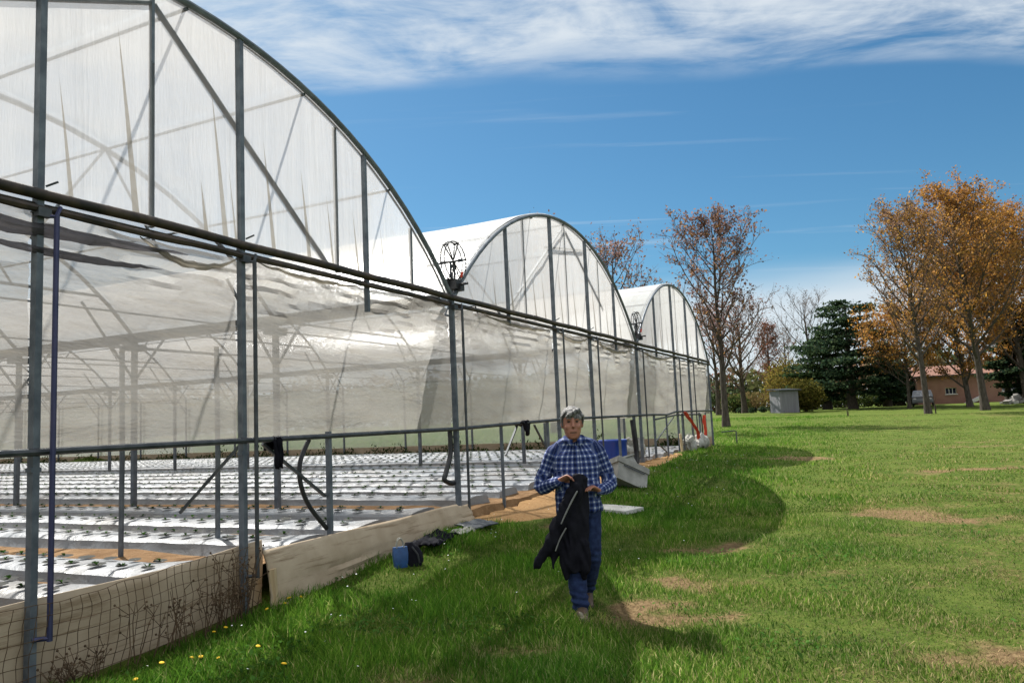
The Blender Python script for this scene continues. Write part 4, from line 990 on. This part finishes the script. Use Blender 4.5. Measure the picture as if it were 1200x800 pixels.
# ------------------------------------------------------------------ shed, building, car, rubble
p = place(920, 483, 65); t = empty('garden_shed', p, R(14)); tag(t, 'small grey lean-to shed at the far lawn edge', 'shed')
m = MB(); m.box((0, 0, .92), (1.75, 1.5, 1.9)); m.build('wall', 'shed_wall', t, False)
m = MB(); m.box((0, -.05, 1.97), (2.1, 1.9, .09), Matrix.Rotation(R(4), 3, 'X')); m.build('roof', 'dark_steel', t, False)
m = MB(); m.box((-.2, -.765, .9), (.75, .03, 1.7)); m.build('door', 'shed_wall', t, False)
p = place(1138, 472, 76); t = empty('farm_building', (p[0]+1.6, p[1]+3, p[2]), R(-18)); tag(t, 'long low pink building with barred windows behind the poplars', 'building')
Lb, Db, Hb = 10.4, 6, 2.85
wins = [(-2.2, 1.0, 1.0, .62), (2.9, 1.05, 1.35, .62)]
def bwall(m):   # front wall with openings, other walls as slabs
    xs = [-Lb/2]; 
    segs = []
    x = -Lb/2
    for cx, z0, w, h in wins:
        segs.append((x, cx-w/2, 0, Hb)); segs.append((cx-w/2, cx+w/2, 0, z0)); segs.append((cx-w/2, cx+w/2, z0+h, Hb)); x = cx+w/2
    segs.append((x, Lb/2, 0, Hb))
    for a0, a1, z0, z1 in segs: m.box(((a0+a1)/2, -Db/2, (z0+z1)/2-(.15 if z0 == 0 else 0)), (a1-a0, .3, z1-z0+(.3 if z0 == 0 else 0)))
    m.box((0, Db/2, Hb/2), (Lb, .3, Hb)); m.box((-Lb/2+.15, 0, Hb/2), (.3, Db-.3, Hb)); m.box((Lb/2-.15, 0, Hb/2), (.3, Db-.3, Hb))
m = MB(); bwall(m); m.build('wall', 'pink_plaster', t, False)
for cx, z0, w, h in wins:
    m = MB(); m.box((cx, -Db/2+.02, z0+h/2), (w, .03, h)); wo = m.build('window', 'window_glass', t, False)
    m = MB()
    for zz in (z0+.025, z0+h-.025): m.box((cx, -Db/2-.03, zz), (w, .06, .05))
    for i in range(4): m.box((cx-w/2+.03+(w-.06)*i/3, -Db/2-.032, z0+h/2), (.05, .05, h-.1))
    m.build('frame', 'white_trim', wo, False)
    m = MB(); m.box((cx, -Db/2-.19, z0-.04), (w+.15, .12, .07)); m.build('sill', 'white_trim', wo, False)
m = MB(); m.add([(-Lb/2-.3, -Db/2-.45, Hb-.06), (Lb/2+.3, -Db/2-.45, Hb-.06), (Lb/2+.3, 0, Hb+1.0), (-Lb/2-.3, 0, Hb+1.0), (Lb/2+.3, Db/2+.45, Hb-.06), (-Lb/2-.3, Db/2+.45, Hb-.06)], [(0, 1, 2, 3), (3, 2, 4, 5)])
ro = m.build('roof', 'roof_tile', t, False); md = ro.modifiers.new('thick', 'SOLIDIFY'); md.thickness = .12; md.offset = 1
m = MB(); m.box((0, -Db/2-.5, Hb-.02), (Lb+.6, .1, .1)); m.build('eaves_gutter', 'dark_steel', t, False)
m = MB(); m.box((Lb/2+.02, -Db/2+.1, Hb/2), (.05, .9, Hb)); m.build('lit_end', 'lit_end_orange', t, False)  # orange slab stands in for sunlight on the right end of the wall
m = MB(); m.add([(-1.5, -Db/2-1.6, -.1), (-1.5, -Db/2-.2, -.1), (.4, -Db/2-.2, .8), (.4, -Db/2-1.6, .8), (-1.3, -Db/2-1.6, -.25), (-1.3, -Db/2-.2, -.25), (.6, -Db/2-.2, .6), (.6, -Db/2-1.6, .6)], [(0, 1, 2, 3), (7, 6, 5, 4), (0, 3, 7, 4), (1, 5, 6, 2), (3, 2, 6, 7), (0, 4, 5, 1)]); m.build('ramp', 'white_trim', t, False)
# parked car
p = place(1082, 475, 69); t = empty('parked_car', p, R(62)); tag(t, 'grey parked car half hidden behind the leftmost poplar trunk', 'car')
m = MB(); prof = [(-2.0, .3), (-2.05, .6), (-1.95, .85), (-1.3, .92), (-.75, 1.35), (.7, 1.4), (1.35, .98), (1.95, .86), (2.05, .6), (2.0, .3)]
def yw(z): return .82-.12*max(0, z-.9)/.5
m.rings([[(x, -yw(z), z) for x, z in prof], [(x, -yw(z)*.85, z+.02*(z > 1.2)) for x, z in prof], [(x, yw(z)*.85, z+.02*(z > 1.2)) for x, z in prof], [(x, yw(z), z) for x, z in prof]]); m.build('body', 'car_paint', t)
for sy in (-1, 1):
    m = MB(); m.add([(x, sy*(yw(z)+.006), z) for x, z in ((-1.15, .97), (-.68, 1.29), (.62, 1.33), (1.1, 1.0))], [(0, 1, 2, 3)]); m.build('side_window', 'window_glass', t, False)
    for x in (-1.25, 1.25):
        m = MB(); m.rings([[(x+.3*rr_*math.cos(2*math.pi*k/16), sy*(.70+o_), .3+.3*rr_*math.sin(2*math.pi*k/16)) for k in range(16)] for rr_, o_ in ((.9, 0), (1, .03), (1, .13), (.9, .15), (.55, .145), (.5, .12))]); m.build('wheel', 'black_rubber', t)
for x, z0, z1, dx in ((-1.22, .96, 1.32, .42), (1.28, 1.0, 1.36, -.52)):
    m = MB(); m.add([(x-.02*np.sign(-dx), -.66, z0), (x-.02*np.sign(-dx), .66, z0), (x+dx-.02*np.sign(-dx), .6, z1), (x+dx-.02*np.sign(-dx), -.6, z1)], [(0, 1, 2, 3)]); m.build('windscreen', 'window_glass', t, False)
for sy in (-.6, .6):
    m = MB(); m.ball((-2.02, sy, .66), (.04, .13, .07), 8, 6); m.build('headlight', 'white_trim', t)
def rubblepile(px, py, d, label, seed, sz=1.0):
    p = place(px, py, d); rr = random.Random(seed); m = MB()
    for i in range(26):
        a = rr.random()*6.28; ra = rr.random()*1.3*sz; h = max(0, (1.3*sz-ra))*.45*rr.random()
        m.box((p[0]+ra*math.cos(a), p[1]+ra*.6*math.sin(a), p[2]+h+.1), (rr.uniform(.2, .55), rr.uniform(.2, .5), rr.uniform(.12, .35)), Matrix.Rotation(rr.random()*3, 3, 'Z') @ Matrix.Rotation(rr.uniform(-.4, .4), 3, 'X'))
    o = m.build('rubble_pile', 'rubble', None, False); tag(o, label, 'rubble')
rubblepile(1193, 475, 62, 'low pile of pale rubble at the right edge under the poplars', 3)

# ------------------------------------------------------------------ the man
def remesh(mb, name, voxel, smooth_it, mat, parent, post=None):
    me = bpy.data.meshes.new(name+'_src'); me.from_pydata(mb.v, [], mb.f); me.update()
    bmm = bmesh.new(); bmm.from_mesh(me); bmesh.ops.recalc_face_normals(bmm, faces=bmm.faces); bmm.to_mesh(me); bmm.free()
    o = bpy.data.objects.new(name+'_src', me); col.objects.link(o)
    r_ = o.modifiers.new('r', 'REMESH'); r_.mode = 'VOXEL'; r_.voxel_size = voxel
    s_ = o.modifiers.new('s', 'SMOOTH'); s_.factor = .5; s_.iterations = smooth_it
    dg = bpy.context.evaluated_depsgraph_get(); dg.update()
    out = bpy.data.meshes.new_from_object(o.evaluated_get(dg)); bpy.data.objects.remove(o); bpy.data.meshes.remove(me)
    out.name = name; out.materials.clear(); out.materials.append(MATS[mat])
    k = len(out.vertices); co = np.empty(k*3, np.float32); out.vertices.foreach_get('co', co); co = co.reshape(-1, 3)
    nr = np.empty(k*3, np.float32); out.vertices.foreach_get('normal', nr); nr = nr.reshape(-1, 3)
    if post: co = post(co, nr, out); out.vertices.foreach_set('co', co.astype(np.float32).ravel())
    out.polygons.foreach_set('use_smooth', [True]*len(out.polygons)); out.update()
    ob = bpy.data.objects.new(name, out); col.objects.link(ob); ob.parent = parent; return ob
def limb(mb, pts, rs, n=14, flat=1.0, sub=5):
    pts = [Vector(p) for p in pts]; P = []; Rr = []
    for i in range(len(pts)-1):
        p0, p1, p2, p3 = pts[max(i-1, 0)], pts[i], pts[i+1], pts[min(i+2, len(pts)-1)]
        for j in range(sub):
            t = j/sub; P.append(.5*((2*p1)+(p2-p0)*t+(2*p0-5*p1+4*p2-p3)*t*t+(3*p1-p0-3*p2+p3)*t**3)); Rr.append(rs[i]+(rs[i+1]-rs[i])*t)
    P.append(pts[-1]); Rr.append(rs[-1]); mb.tube(P, Rr, n)
    mb.ball(P[-1], rs[-1]*.98, 10, 8); mb.ball(P[0], rs[0]*.98, 10, 8)
def ell(cx, cy, z, rx, ry, n=24, p=2.4):
    out = []
    for k in range(n):
        a = 2*math.pi*k/n; c, s = math.cos(a), math.sin(a); out.append((cx+rx*math.copysign(abs(c)**(2/p), c), cy+ry*math.copysign(abs(s)**(2/p), s), z))
    return out
mx, my = .46, 6.5; mz = T(mx, my - .2)
man = empty('person', (mx, my, mz)); tag(man, 'grey-haired man in blue checked shirt and jeans walking across the grass', 'person')
SHL, ELL, WRL = (-.155, .02, 1.325), (-.275, .03, 1.045), (-.125, -.17, 1.105)
SHR, ELR, WRR = (.215, .02, 1.325), (.305, .03, 1.055), (.195, -.17, 1.01)
HIPL, KNL, ANL = (-.06, .0, .86), (-.035, -.10, .47), (.0, -.13, .09)
HIPR, KNR, ANR = (.12, .01, .86), (.115, .0, .47), (.085, .30, .16)
CX = .03
b = MB()
# torso, pelvis, neck
b.rings([ell(CX, .0, .82, .15, .10), ell(CX, 0, .92, .165, .11), ell(CX, 0, 1.05, .16, .112), ell(CX, -.005, 1.2, .175, .115), ell(CX, 0, 1.31, .17, .10), ell(CX, .01, 1.38, .11, .07), ell(.02, .01, 1.41, .062, .062)])
limb(b, [(.025, .02, 1.34), (.015, 0.0, 1.43), (.01, -.01, 1.50)], [.066, .064, .062])
for A, B_, C_ in ((SHL, ELL, WRL), (SHR, ELR, WRR)): limb(b, [A, B_, C_], [.052, .040, .027])
for A, B_, C_ in ((HIPL, KNL, ANL), (HIPR, KNR, ANR)): limb(b, [A, B_, C_], [.088, .058, .040])
# head
HC = Vector((.012, -.025, 1.56))
hd = [(-.128, .036, -.045, .045), (-.108, .054, -.035, .066), (-.07, .068, -.018, .086), (-.03, .076, -.004, .098), (.01, .079, .004, .103), (.05, .079, .008, .103), (.085, .069, .012, .09), (.11, .046, .014, .064), (.122, .02, .014, .03)]
b.rings([ell(HC.x, HC.y+yo, HC.z+dz, rx, ry, 24, 2.2) for dz, rx, yo, ry in hd])
b.ball(HC+Vector((0, -.118, -.022)), (.015, .022, .014), 10, 8)       # nose
limb(b, [HC+Vector((0, -.098, .03)), HC+Vector((0, -.108, .0)), HC+Vector((0, -.12, -.022))], [.010, .011, .013], 8)
for sx in (-1, 1):
    b.ball(HC+Vector((sx*.030, -.092, .036)), (.026, .014, .009), 10, 6)   # brow
    b.ball(HC+Vector((sx*.042, -.078, -.025)), (.024, .02, .024), 10, 8)   # cheek
    b.ball(HC+Vector((sx*.084, .0, -.005)), (.012, .022, .034), 10, 8)     # ear
b.ball(HC+Vector((0, -.099, -.062)), (.030, .014, .009), 10, 6); b.ball(HC+Vector((0, -.095, -.086)), (.025, .013, .008), 10, 6); b.ball(HC+Vector((0, -.083, -.108)), (.03, .02, .02), 10, 8)
# hands: palm, four fingers, thumb
def hand(w, dirv, palmn, curl, sgn):
    w = Vector(w); d = Vector(dirv).normalized(); pn = Vector(palmn).normalized(); sd = d.cross(pn).normalized()*sgn
    b.rings([[w+d*t+sd*(a*wd*math.cos(2*math.pi*k/14))+pn*(.016*math.sin(2*math.pi*k/14)) for k in range(14)] for t, wd, a in ((-.01, .026, 1), (.02, .034, 1), (.06, .041, 1), (.088, .040, 1))])
    for i, ln in enumerate((.068, .078, .072, .056)):
        o = w+d*.082+sd*(.031-.0205*i); p = [o]; dd = d.copy()
        for f in (.45, .32, .25):
            dd = (Matrix.Rotation(-curl*sgn, 3, sd*1.0) @ dd) if False else (dd*math.cos(curl)+pn*math.sin(curl)).normalized(); pn2 = pn; p.append(p[-1]+dd*ln*f)
            dd = dd
            d_, pn_ = dd, (pn*math.cos(curl)-d*math.sin(curl)); 
        limb(b, p, [.0095, .009, .0085, .0075], 8, sub=3)
    o = w+d*.025+sd*.03; limb(b, [o, o+d*.03+sd*.022+pn*.012, o+d*.058+sd*.018+pn*.03], [.013, .011, .009], 8, sub=3)
hand(WRL, (.85, -.35, .35), (.2, -.6, -.75), .75, 1)
hand(WRR, (-.7, -.45, .42), (-.3, -.3, -.9), .6, -1)
# feet inside the shoes
limb(b, [ANL, (.0, -.18, .05), (.005, -.27, .035)], [.036, .036, .028]); limb(b, [ANR, (.085, .26, .085), (.085, .18, .04)], [.036, .034, .026])
body = remesh(b, 'body', .0065, 3, 'skin', man)
m = MB(); limb(m, [HC+Vector((-.026, -.099, -.074)), HC+Vector((0, -.1085, -.0735)), HC+Vector((.026, -.099, -.074))], [.0025, .004, .0025], 6); m.build('mouth', 'eye_dark', man)
# eyes
for sx in (-1, 1):
    m = MB(); m.ball(HC+Vector((sx*.033, -.092, .017)), (.015, .011, .0075), 10, 6); m.build('eye', 'eye_dark', man)
    m = MB(); limb(m, [HC+Vector((sx*.012, -.108, .040)), HC+Vector((sx*.03, -.109, .046)), HC+Vector((sx*.052, -.094, .040))], [.004, .0055, .003], 6); m.build('eyebrow', 'hair', man)
# hair: fuller cap with a fringe combed across
h = MB()
h.rings([ell(HC.x, HC.y+.012+yo, HC.z+dz, rx, ry, 26, 2.2) for dz, rx, yo, ry in ((-.03, .078, .05, .07), (.03, .087, .026, .092), (.06, .091, .012, .107), (.09, .087, .008, .107), (.118, .072, .006, .09), (.138, .045, .006, .054), (.145, .018, .006, .02))])
for i in range(9):
    u = i/8; a = R(200+140*u); h.ball(HC+Vector((.074*math.cos(a)*1.02, .02+.105*math.sin(a), .066+.018*math.sin(u*6))), (.026, .022, .028), 8, 6)
limb(h, [HC+Vector((.05, -.06, .11)), HC+Vector((.0, -.105, .085)), HC+Vector((-.045, -.09, .058))], [.02, .022, .016], 8)
for sx in (-1, 1): limb(h, [HC+Vector((sx*.083, -.03, .06)), HC+Vector((sx*.086, -.02, .02)), HC+Vector((sx*.083, -.022, -.015))], [.018, .013, .007], 8)
h.ball(HC+Vector((0, .085, -.05)), (.06, .03, .04), 10, 8)
def hairpost(co, nr, me):
    d = np.array([nz(float(c[0])*60+float(c[1])*20, float(c[1])*30, float(c[2])*18) for c in co]); return co+nr*(d*.008)[:, None]
remesh(h, 'hair', .006, 2, 'hair', man, hairpost)
# shirt
s = MB()
s.rings([ell(CX+.005, 0, .835, .19, .13), ell(CX+.005, 0, .87, .195, .135), ell(CX, 0, .96, .19, .135), ell(CX, -.005, 1.06, .187, .137), ell(CX, -.005, 1.18, .195, .133), ell(CX, 0, 1.29, .195, .118), ell(CX, .01, 1.355, .15, .09), ell(.025, .015, 1.405, .085, .075), ell(.02, .012, 1.425, .07, .07)])
limb(s, [SHL, ELL, tuple(Vector(WRL).lerp(Vector(ELL), .06))], [.066, .062, .044]); limb(s, [SHR, ELR, tuple(Vector(WRR).lerp(Vector(ELR), .06))], [.066, .062, .044]); limb(s, [SHL, (CX-.09, .015, 1.385), (.025, .015, 1.41), (CX+.10, .015, 1.385), SHR], [.062, .058, .06, .058, .062])
SEG = [('t', None, None), ('l', SHL, ELL), ('l', ELL, WRL), ('r', SHR, ELR), ('r', ELR, WRR)]
def shirtpost(co, nr, me):
    uv = np.zeros((len(co), 3), np.float32); best = np.full(len(co), 9.0); cx = co[:, 0]-CX
    td = np.maximum(np.abs(cx)/.195, np.abs(co[:, 1])/.135)*.15-.02
    uv[:, 0] = np.arctan2(cx, -co[:, 1])*.165+.028; uv[:, 1] = co[:, 2]; best = td.copy()
    for nm_, A, B_ in SEG[1:]:
        A = np.array(A); B_ = np.array(B_); ax = B_-A; L_ = np.linalg.norm(ax); ax /= L_; t = np.clip((co-A)@ax, 0, L_); off = co-A-t[:, None]*ax; d = np.linalg.norm(off, axis=1)
        e1 = np.cross(ax, [0, 1, 0]); e1 /= np.linalg.norm(e1); e2 = np.cross(ax, e1); an = np.arctan2(off@e1, -(off@e2)); ok = (d < .095) & (d < td+.075) & (np.abs(cx) > .12) | (d < .075) & (co[:, 1] < -.10) & (d < .06) & (np.abs(cx) > .1)
        uv[ok, 0] = an[ok]*.062; uv[ok, 1] = (t[ok] if A[2] > 1.2 else t[ok]+.3)
    at_ = me.attributes.new('plaid', 'FLOAT_VECTOR', 'POINT'); at_.data.foreach_set('vector', uv.ravel())
    d = np.array([nz(float(c[0])*7, float(c[1])*7, float(c[2])*11)+.6*nz(float(c[0])*16, float(c[1])*14, float(c[2])*20) for c in co])
    el = sum(np.exp(-((np.linalg.norm(co-np.array(E_), axis=1))/.09)**2) for E_ in (ELL, ELR)); fold_ = np.sin(co[:, 2]*95+co[:, 0]*30)*el*.004
    hem = np.exp(-((co[:, 2]-.85)/.04)**2)*.008*np.sin(np.arctan2(cx, co[:, 1])*9)
    return co+nr*(d*.007+fold_+hem)[:, None]
shirt = remesh(s, 'shirt', .0075, 3, 'plaid_cotton', man, shirtpost)
# collar, placket, cuffs
def cloth_piece(pts_grid, name, parent, mat='plaid_cotton', th=.006):
    m = MB(); m.grid(pts_grid); o = m.build(name, mat, parent); md = o.modifiers.new('t', 'SOLIDIFY'); md.thickness = th; md.offset = 0
    if mat == 'plaid_cotton':
        at_ = o.data.attributes.new('plaid', 'FLOAT_VECTOR', 'POINT'); at_.data.foreach_set('vector', np.array([(v.co.x*1.0, v.co.z, 0) for v in o.data.vertices], np.float32).ravel())
    return o
P = []
for i in range(25):
    a = R(-90+12+336*i/24); c, s_ = math.cos(a), math.sin(a); fr = max(0, -s_)**3
    P.append([(.02+.073*c, .008+.075*s_, 1.462), (.022+.084*c, .006+.092*s_, 1.455-.012*fr), (.024+.104*c, .004+.116*s_-.018*fr, 1.425-.055*fr)])
cloth_piece(P, 'collar', shirt)
m = MB(); m.grid([[(CX+u, -.142+.004*math.cos(u*60)+.018*max(0, (z-1.22)/.2)**1.2*2.4+.004*max(0, (1.0-z)), z) for u in (-.018, 0, .018)] for z in np.linspace(.87, 1.38, 20)]); o = m.build('placket', 'plaid_cotton', shirt); md = o.modifiers.new('t', 'SOLIDIFY'); md.thickness = .006
at_ = o.data.attributes.new('plaid', 'FLOAT_VECTOR', 'POINT'); at_.data.foreach_set('vector', np.array([(v.co.x-CX+.014, v.co.z, 0) for v in o.data.vertices], np.float32).ravel())
# trousers
t_ = MB(); t_.rings([ell(CX, 0, .80, .165, .12), ell(CX, 0, .88, .17, .12), ell(CX, 0, .97, .16, .112)])
limb(t_, [HIPL, KNL, (ANL[0], ANL[1]+.005, ANL[2]+.0)], [.104, .082, .068]); limb(t_, [HIPR, KNR, (ANR[0], ANR[1]-.01, ANR[2]-.02)], [.104, .082, .068])
def trpost(co, nr, me):
    d = np.array([nz(float(c[0])*8, float(c[1])*8, float(c[2])*10) for c in co]); lo = np.exp(-((co[:, 2]-.14)/.09)**2)+.6*np.exp(-((co[:, 2]-.47)/.06)**2)
    return co+nr*(d*.007+lo*.006*np.sin(co[:, 2]*110+co[:, 0]*25))[:, None]
remesh(t_, 'trousers', .0085, 3, 'jeans', man, trpost)
# shoes
for A, toe, lift in ((ANL, (.008, -.305), 0.0), (ANR, (.085, .15), .07)):
    sh = MB(); ax = Vector((A[0], A[1], A[2]-.045)); tv = Vector((toe[0], toe[1], .035)); dv = (tv-ax)
    sh.tube([ax+Vector((0, .045, .035)), ax+Vector((0, .01, .03)), ax+dv*.35+Vector((0, 0, .012)), ax+dv*.7, tv], [.044, .052, .05, .047, .03], 14); sh.ball(ax+Vector((0, .03, .0)), (.044, .05, .05), 12, 8); sh.ball(tv, (.043, .05, .034), 12, 8)
    shoe = remesh(sh, 'shoe', .007, 3, 'leather', man)
    m = MB(); base = [ax+Vector((0, .07, -.035)), ax+Vector((.042, .03, -.036)), ax+dv*.45+Vector((.046, 0, -.032)), tv+Vector((.044, 0, -.027)), tv+Vector((0, -.055, -.025)), tv+Vector((-.044, 0, -.027)), ax+dv*.45+Vector((-.046, 0, -.032)), ax+Vector((-.042, .03, -.036))]
    m.rings([base, [p+Vector((0, 0, .024)) for p in base]]); m.build('sole', 'sole', shoe, False)
# dark jacket carried in both hands
jk = empty('jacket', (mx, my, mz)); tag(jk, 'dark navy jacket hanging from the hands of the walking man', 'jacket')
j = MB()
def foldring(cx, cy, z, rx, ry, k=40, ph=0.0, amp=.13):
    return [(cx+rx*math.cos(a)*(1+amp*math.sin(a*7+ph)), cy+ry*math.sin(a)*(1+amp*2.2*math.sin(a*4+ph*1.7)), z) for a in [2*math.pi*i/k for i in range(k)]]
j.rings([foldring(.02, -.205, 1.155, .045, .032), foldring(.03, -.21, 1.12, .07, .045), foldring(.025, -.205, 1.04, .07, .05, ph=.3), foldring(.0, -.2, .95, .088, .055, ph=.6), foldring(-.025, -.2, .84, .105, .055, ph=1), foldring(-.03, -.2, .7, .11, .05, ph=1.4), foldring(-.035, -.205, .55, .112, .045, ph=1.9), foldring(-.04, -.21, .42, .105, .04, ph=2.3), foldring(-.04, -.21, .38, .09, .03, ph=2.6)])
limb(j, [(.0, -.22, 1.05), (-.10, -.225, .86), (-.20, -.22, .66), (-.33, -.2, .47), (-.365, -.195, .42)], [.05, .065, .06, .045, .012]); limb(j, [(-.04, -.2, .98), (-.14, -.2, .76), (-.19, -.2, .58), (-.215, -.2, .42)], [.055, .06, .045, .012]); limb(j, [(.035, -.2, .6), (.04, -.2, .45), (.035, -.2, .345)], [.06, .05, .02]); limb(j, [(-.08, -.2, .6), (-.10, -.2, .45), (-.105, -.2, .34)], [.06, .05, .02])
def jpost(co, nr, me):
    d = np.array([nz(float(c[0])*15+float(c[2])*3, float(c[1])*15, float(c[2])*2.6)+.6*nz(float(c[0])*30+float(c[2])*8, float(c[1])*24, float(c[2])*6) for c in co]); return co+nr*(d*.026)[:, None]
remesh(j, 'shell', .008, 2, 'black_cloth', jk, jpost)
m = MB(); limb(m, [(.01, -.275, 1.03), (-.06, -.288, .92), (-.135, -.292, .78)], [.007, .008, .006], 6); m.build('zip', 'metal_pale', jk)
m = MB(); limb(m, [(-.10, -.29, .74), (-.15, -.285, .66), (-.19, -.282, .57)], [.006, .007, .005], 6); m.build('piping', 'metal_pale', jk)

# ------------------------------------------------------------------ light, sky, camera
EL, AZ = R(50.5), R(-36)
sun = Vector((math.sin(AZ)*math.cos(EL), math.cos(AZ)*math.cos(EL), math.sin(EL)))
ld = bpy.data.lights.new('sun', 'SUN'); ld.energy = 4.4; ld.angle = R(.53); ld.color = (1, .955, .89)
lo = bpy.data.objects.new('sun', ld); col.objects.link(lo); lo.location = sun*50; lo.rotation_euler = sun.to_track_quat('Z', 'Y').to_euler()
wd = bpy.data.worlds.new('World'); sc.world = wd; wd.use_nodes = True; nt = wd.node_tree; nt.nodes.clear()
out = nt.nodes.new('ShaderNodeOutputWorld'); bg = nt.nodes.new('ShaderNodeBackground'); bg.inputs['Strength'].default_value = .051
sky = nt.nodes.new('ShaderNodeTexSky'); sky.sky_type = 'NISHITA'; sky.sun_disc = False; sky.sun_elevation = EL; sky.sun_rotation = AZ
sky.air_density = 1.0; sky.dust_density = .6; sky.ozone_density = 3.0; sky.altitude = 100
hs = nt.nodes.new('ShaderNodeHueSaturation'); hs.inputs['Saturation'].default_value = 1.1; lk(nt, mixc(nt, 1.0, sky.outputs[0], (.56, .77, .80), 'MULTIPLY'), hs.inputs['Color'])
# cirrus: a high layer, sampled where each direction meets a flat sheet overhead
tc = nt.nodes.new('ShaderNodeTexCoord'); sx = nt.nodes.new('ShaderNodeSeparateXYZ'); lk(nt, tc.outputs['Generated'], sx.inputs[0])
zc = mth(nt, 'MAXIMUM', sx.outputs[2], .03); ux = mth(nt, 'DIVIDE', sx.outputs[0], zc); uy = mth(nt, 'DIVIDE', sx.outputs[1], zc)
cb = nt.nodes.new('ShaderNodeCombineXYZ'); lk(nt, ux, cb.inputs[0]); lk(nt, uy, cb.inputs[1])
def cn(scale, detail, rough, dist, sc3, loc=(0, 0, 0), rot=0.0):
    mp = nt.nodes.new('ShaderNodeMapping'); mp.inputs['Scale'].default_value = sc3; mp.inputs['Location'].default_value = loc; mp.inputs['Rotation'].default_value = (0, 0, rot); lk(nt, cb.outputs[0], mp.inputs[0]); return noisen(nt, mp.outputs[0], scale, detail, rough, dist)
n1_ = cn(2.0, 8, .58, .7, (.75, 1.25, 1), (3.1, 1.7, 0), .06); n2_ = cn(.9, 4, .5, .3, (.5, 1.6, 1), (7, 2, 0)); n3_ = cn(9, 6, .65, .8, (.5, 1.3, 1))
edge = mth(nt, 'ADD', uy, mth(nt, 'MULTIPLY', ux, -.03)); edge = mth(nt, 'ADD', edge, mth(nt, 'MULTIPLY', mth(nt, 'SUBTRACT', n2_, .5), .8))
def rng_(v, a, b, c=0.0, d=1.0):
    mr = nt.nodes.new('ShaderNodeMapRange'); mr.interpolation_type = 'SMOOTHSTEP'
    for i, x in enumerate((a, b, c, d)): mr.inputs[i+1].default_value = x
    lk(nt, v, mr.inputs[0]); return mr.outputs[0]
band = rng_(edge, 2.25, 1.95)
wisp = mth(nt, 'ADD', mth(nt, 'MULTIPLY', n1_, .82), mth(nt, 'MULTIPLY', n3_, .18))
c1 = mth(nt, 'MULTIPLY', band, rng_(wisp, .34, .62))
streaks = mth(nt, 'MULTIPLY', mth(nt, 'MULTIPLY', rng_(cn(1.6, 6, .55, .3, (.22, 1.9, 1), (1, 5.2, 0), .1), .56, .74), .30), rng_(sx.outputs[2], .1, .25))
low = mth(nt, 'MULTIPLY', rng_(mth(nt, 'ADD', sx.outputs[2], mth(nt, 'MULTIPLY', mth(nt, 'SUBTRACT', cn(.25, 4, .5, .2, (1, 1, 1)), .5), .10)), .185, .11), .85)
cl = mth(nt, 'MINIMUM', mth(nt, 'ADD', mth(nt, 'ADD', mth(nt, 'MULTIPLY', c1, .9), streaks), low), .93)
fill_veil = mth(nt, 'MULTIPLY', mth(nt, 'MAXIMUM', rng_(sx.outputs[2], .52, .80), mth(nt, 'MULTIPLY', rng_(sx.outputs[1], .0, -.5), rng_(sx.outputs[2], .02, .2))), mth(nt, 'ADD', .55, mth(nt, 'MULTIPLY', n2_, .5)))  # unseen bright cloud overhead and behind the camera, added as fill for the shade
cl = mth(nt, 'MAXIMUM', cl, fill_veil)
cc_ = mixc(nt, fill_veil, (6.1, 6.6, 7.0), (11.5, 11.8, 12.0))
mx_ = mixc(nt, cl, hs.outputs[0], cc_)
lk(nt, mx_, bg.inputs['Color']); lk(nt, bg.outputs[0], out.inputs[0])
cd = bpy.data.cameras.new('camera'); cam = bpy.data.objects.new('camera', cd); col.objects.link(cam)
cd.sensor_width = 36; cd.lens = 36*F/1200; cd.clip_end = 3000; cd.clip_start = .05
cam.location = (0, 0, CAMZ)
cam.matrix_world = Matrix.Translation((0, 0, CAMZ)) @ Matrix.Rotation(math.pi/2+PITCH, 4, 'X') @ Matrix.Rotation(-ROLL, 4, 'Z')
sc.camera = cam
vs = sc.view_settings; vs.view_transform = 'Standard'; vs.look = 'None'; vs.exposure = 1.32; vs.gamma = 1.0
sc.display_settings.display_device = 'sRGB'
cy_ = sc.cycles; cy_.max_bounces = 10; cy_.diffuse_bounces = 4; cy_.glossy_bounces = 3; cy_.transmission_bounces = 6; cy_.transparent_max_bounces = 32; cy_.sample_clamp_indirect = 6.0; cy_.caustics_reflective = False; cy_.caustics_refractive = False
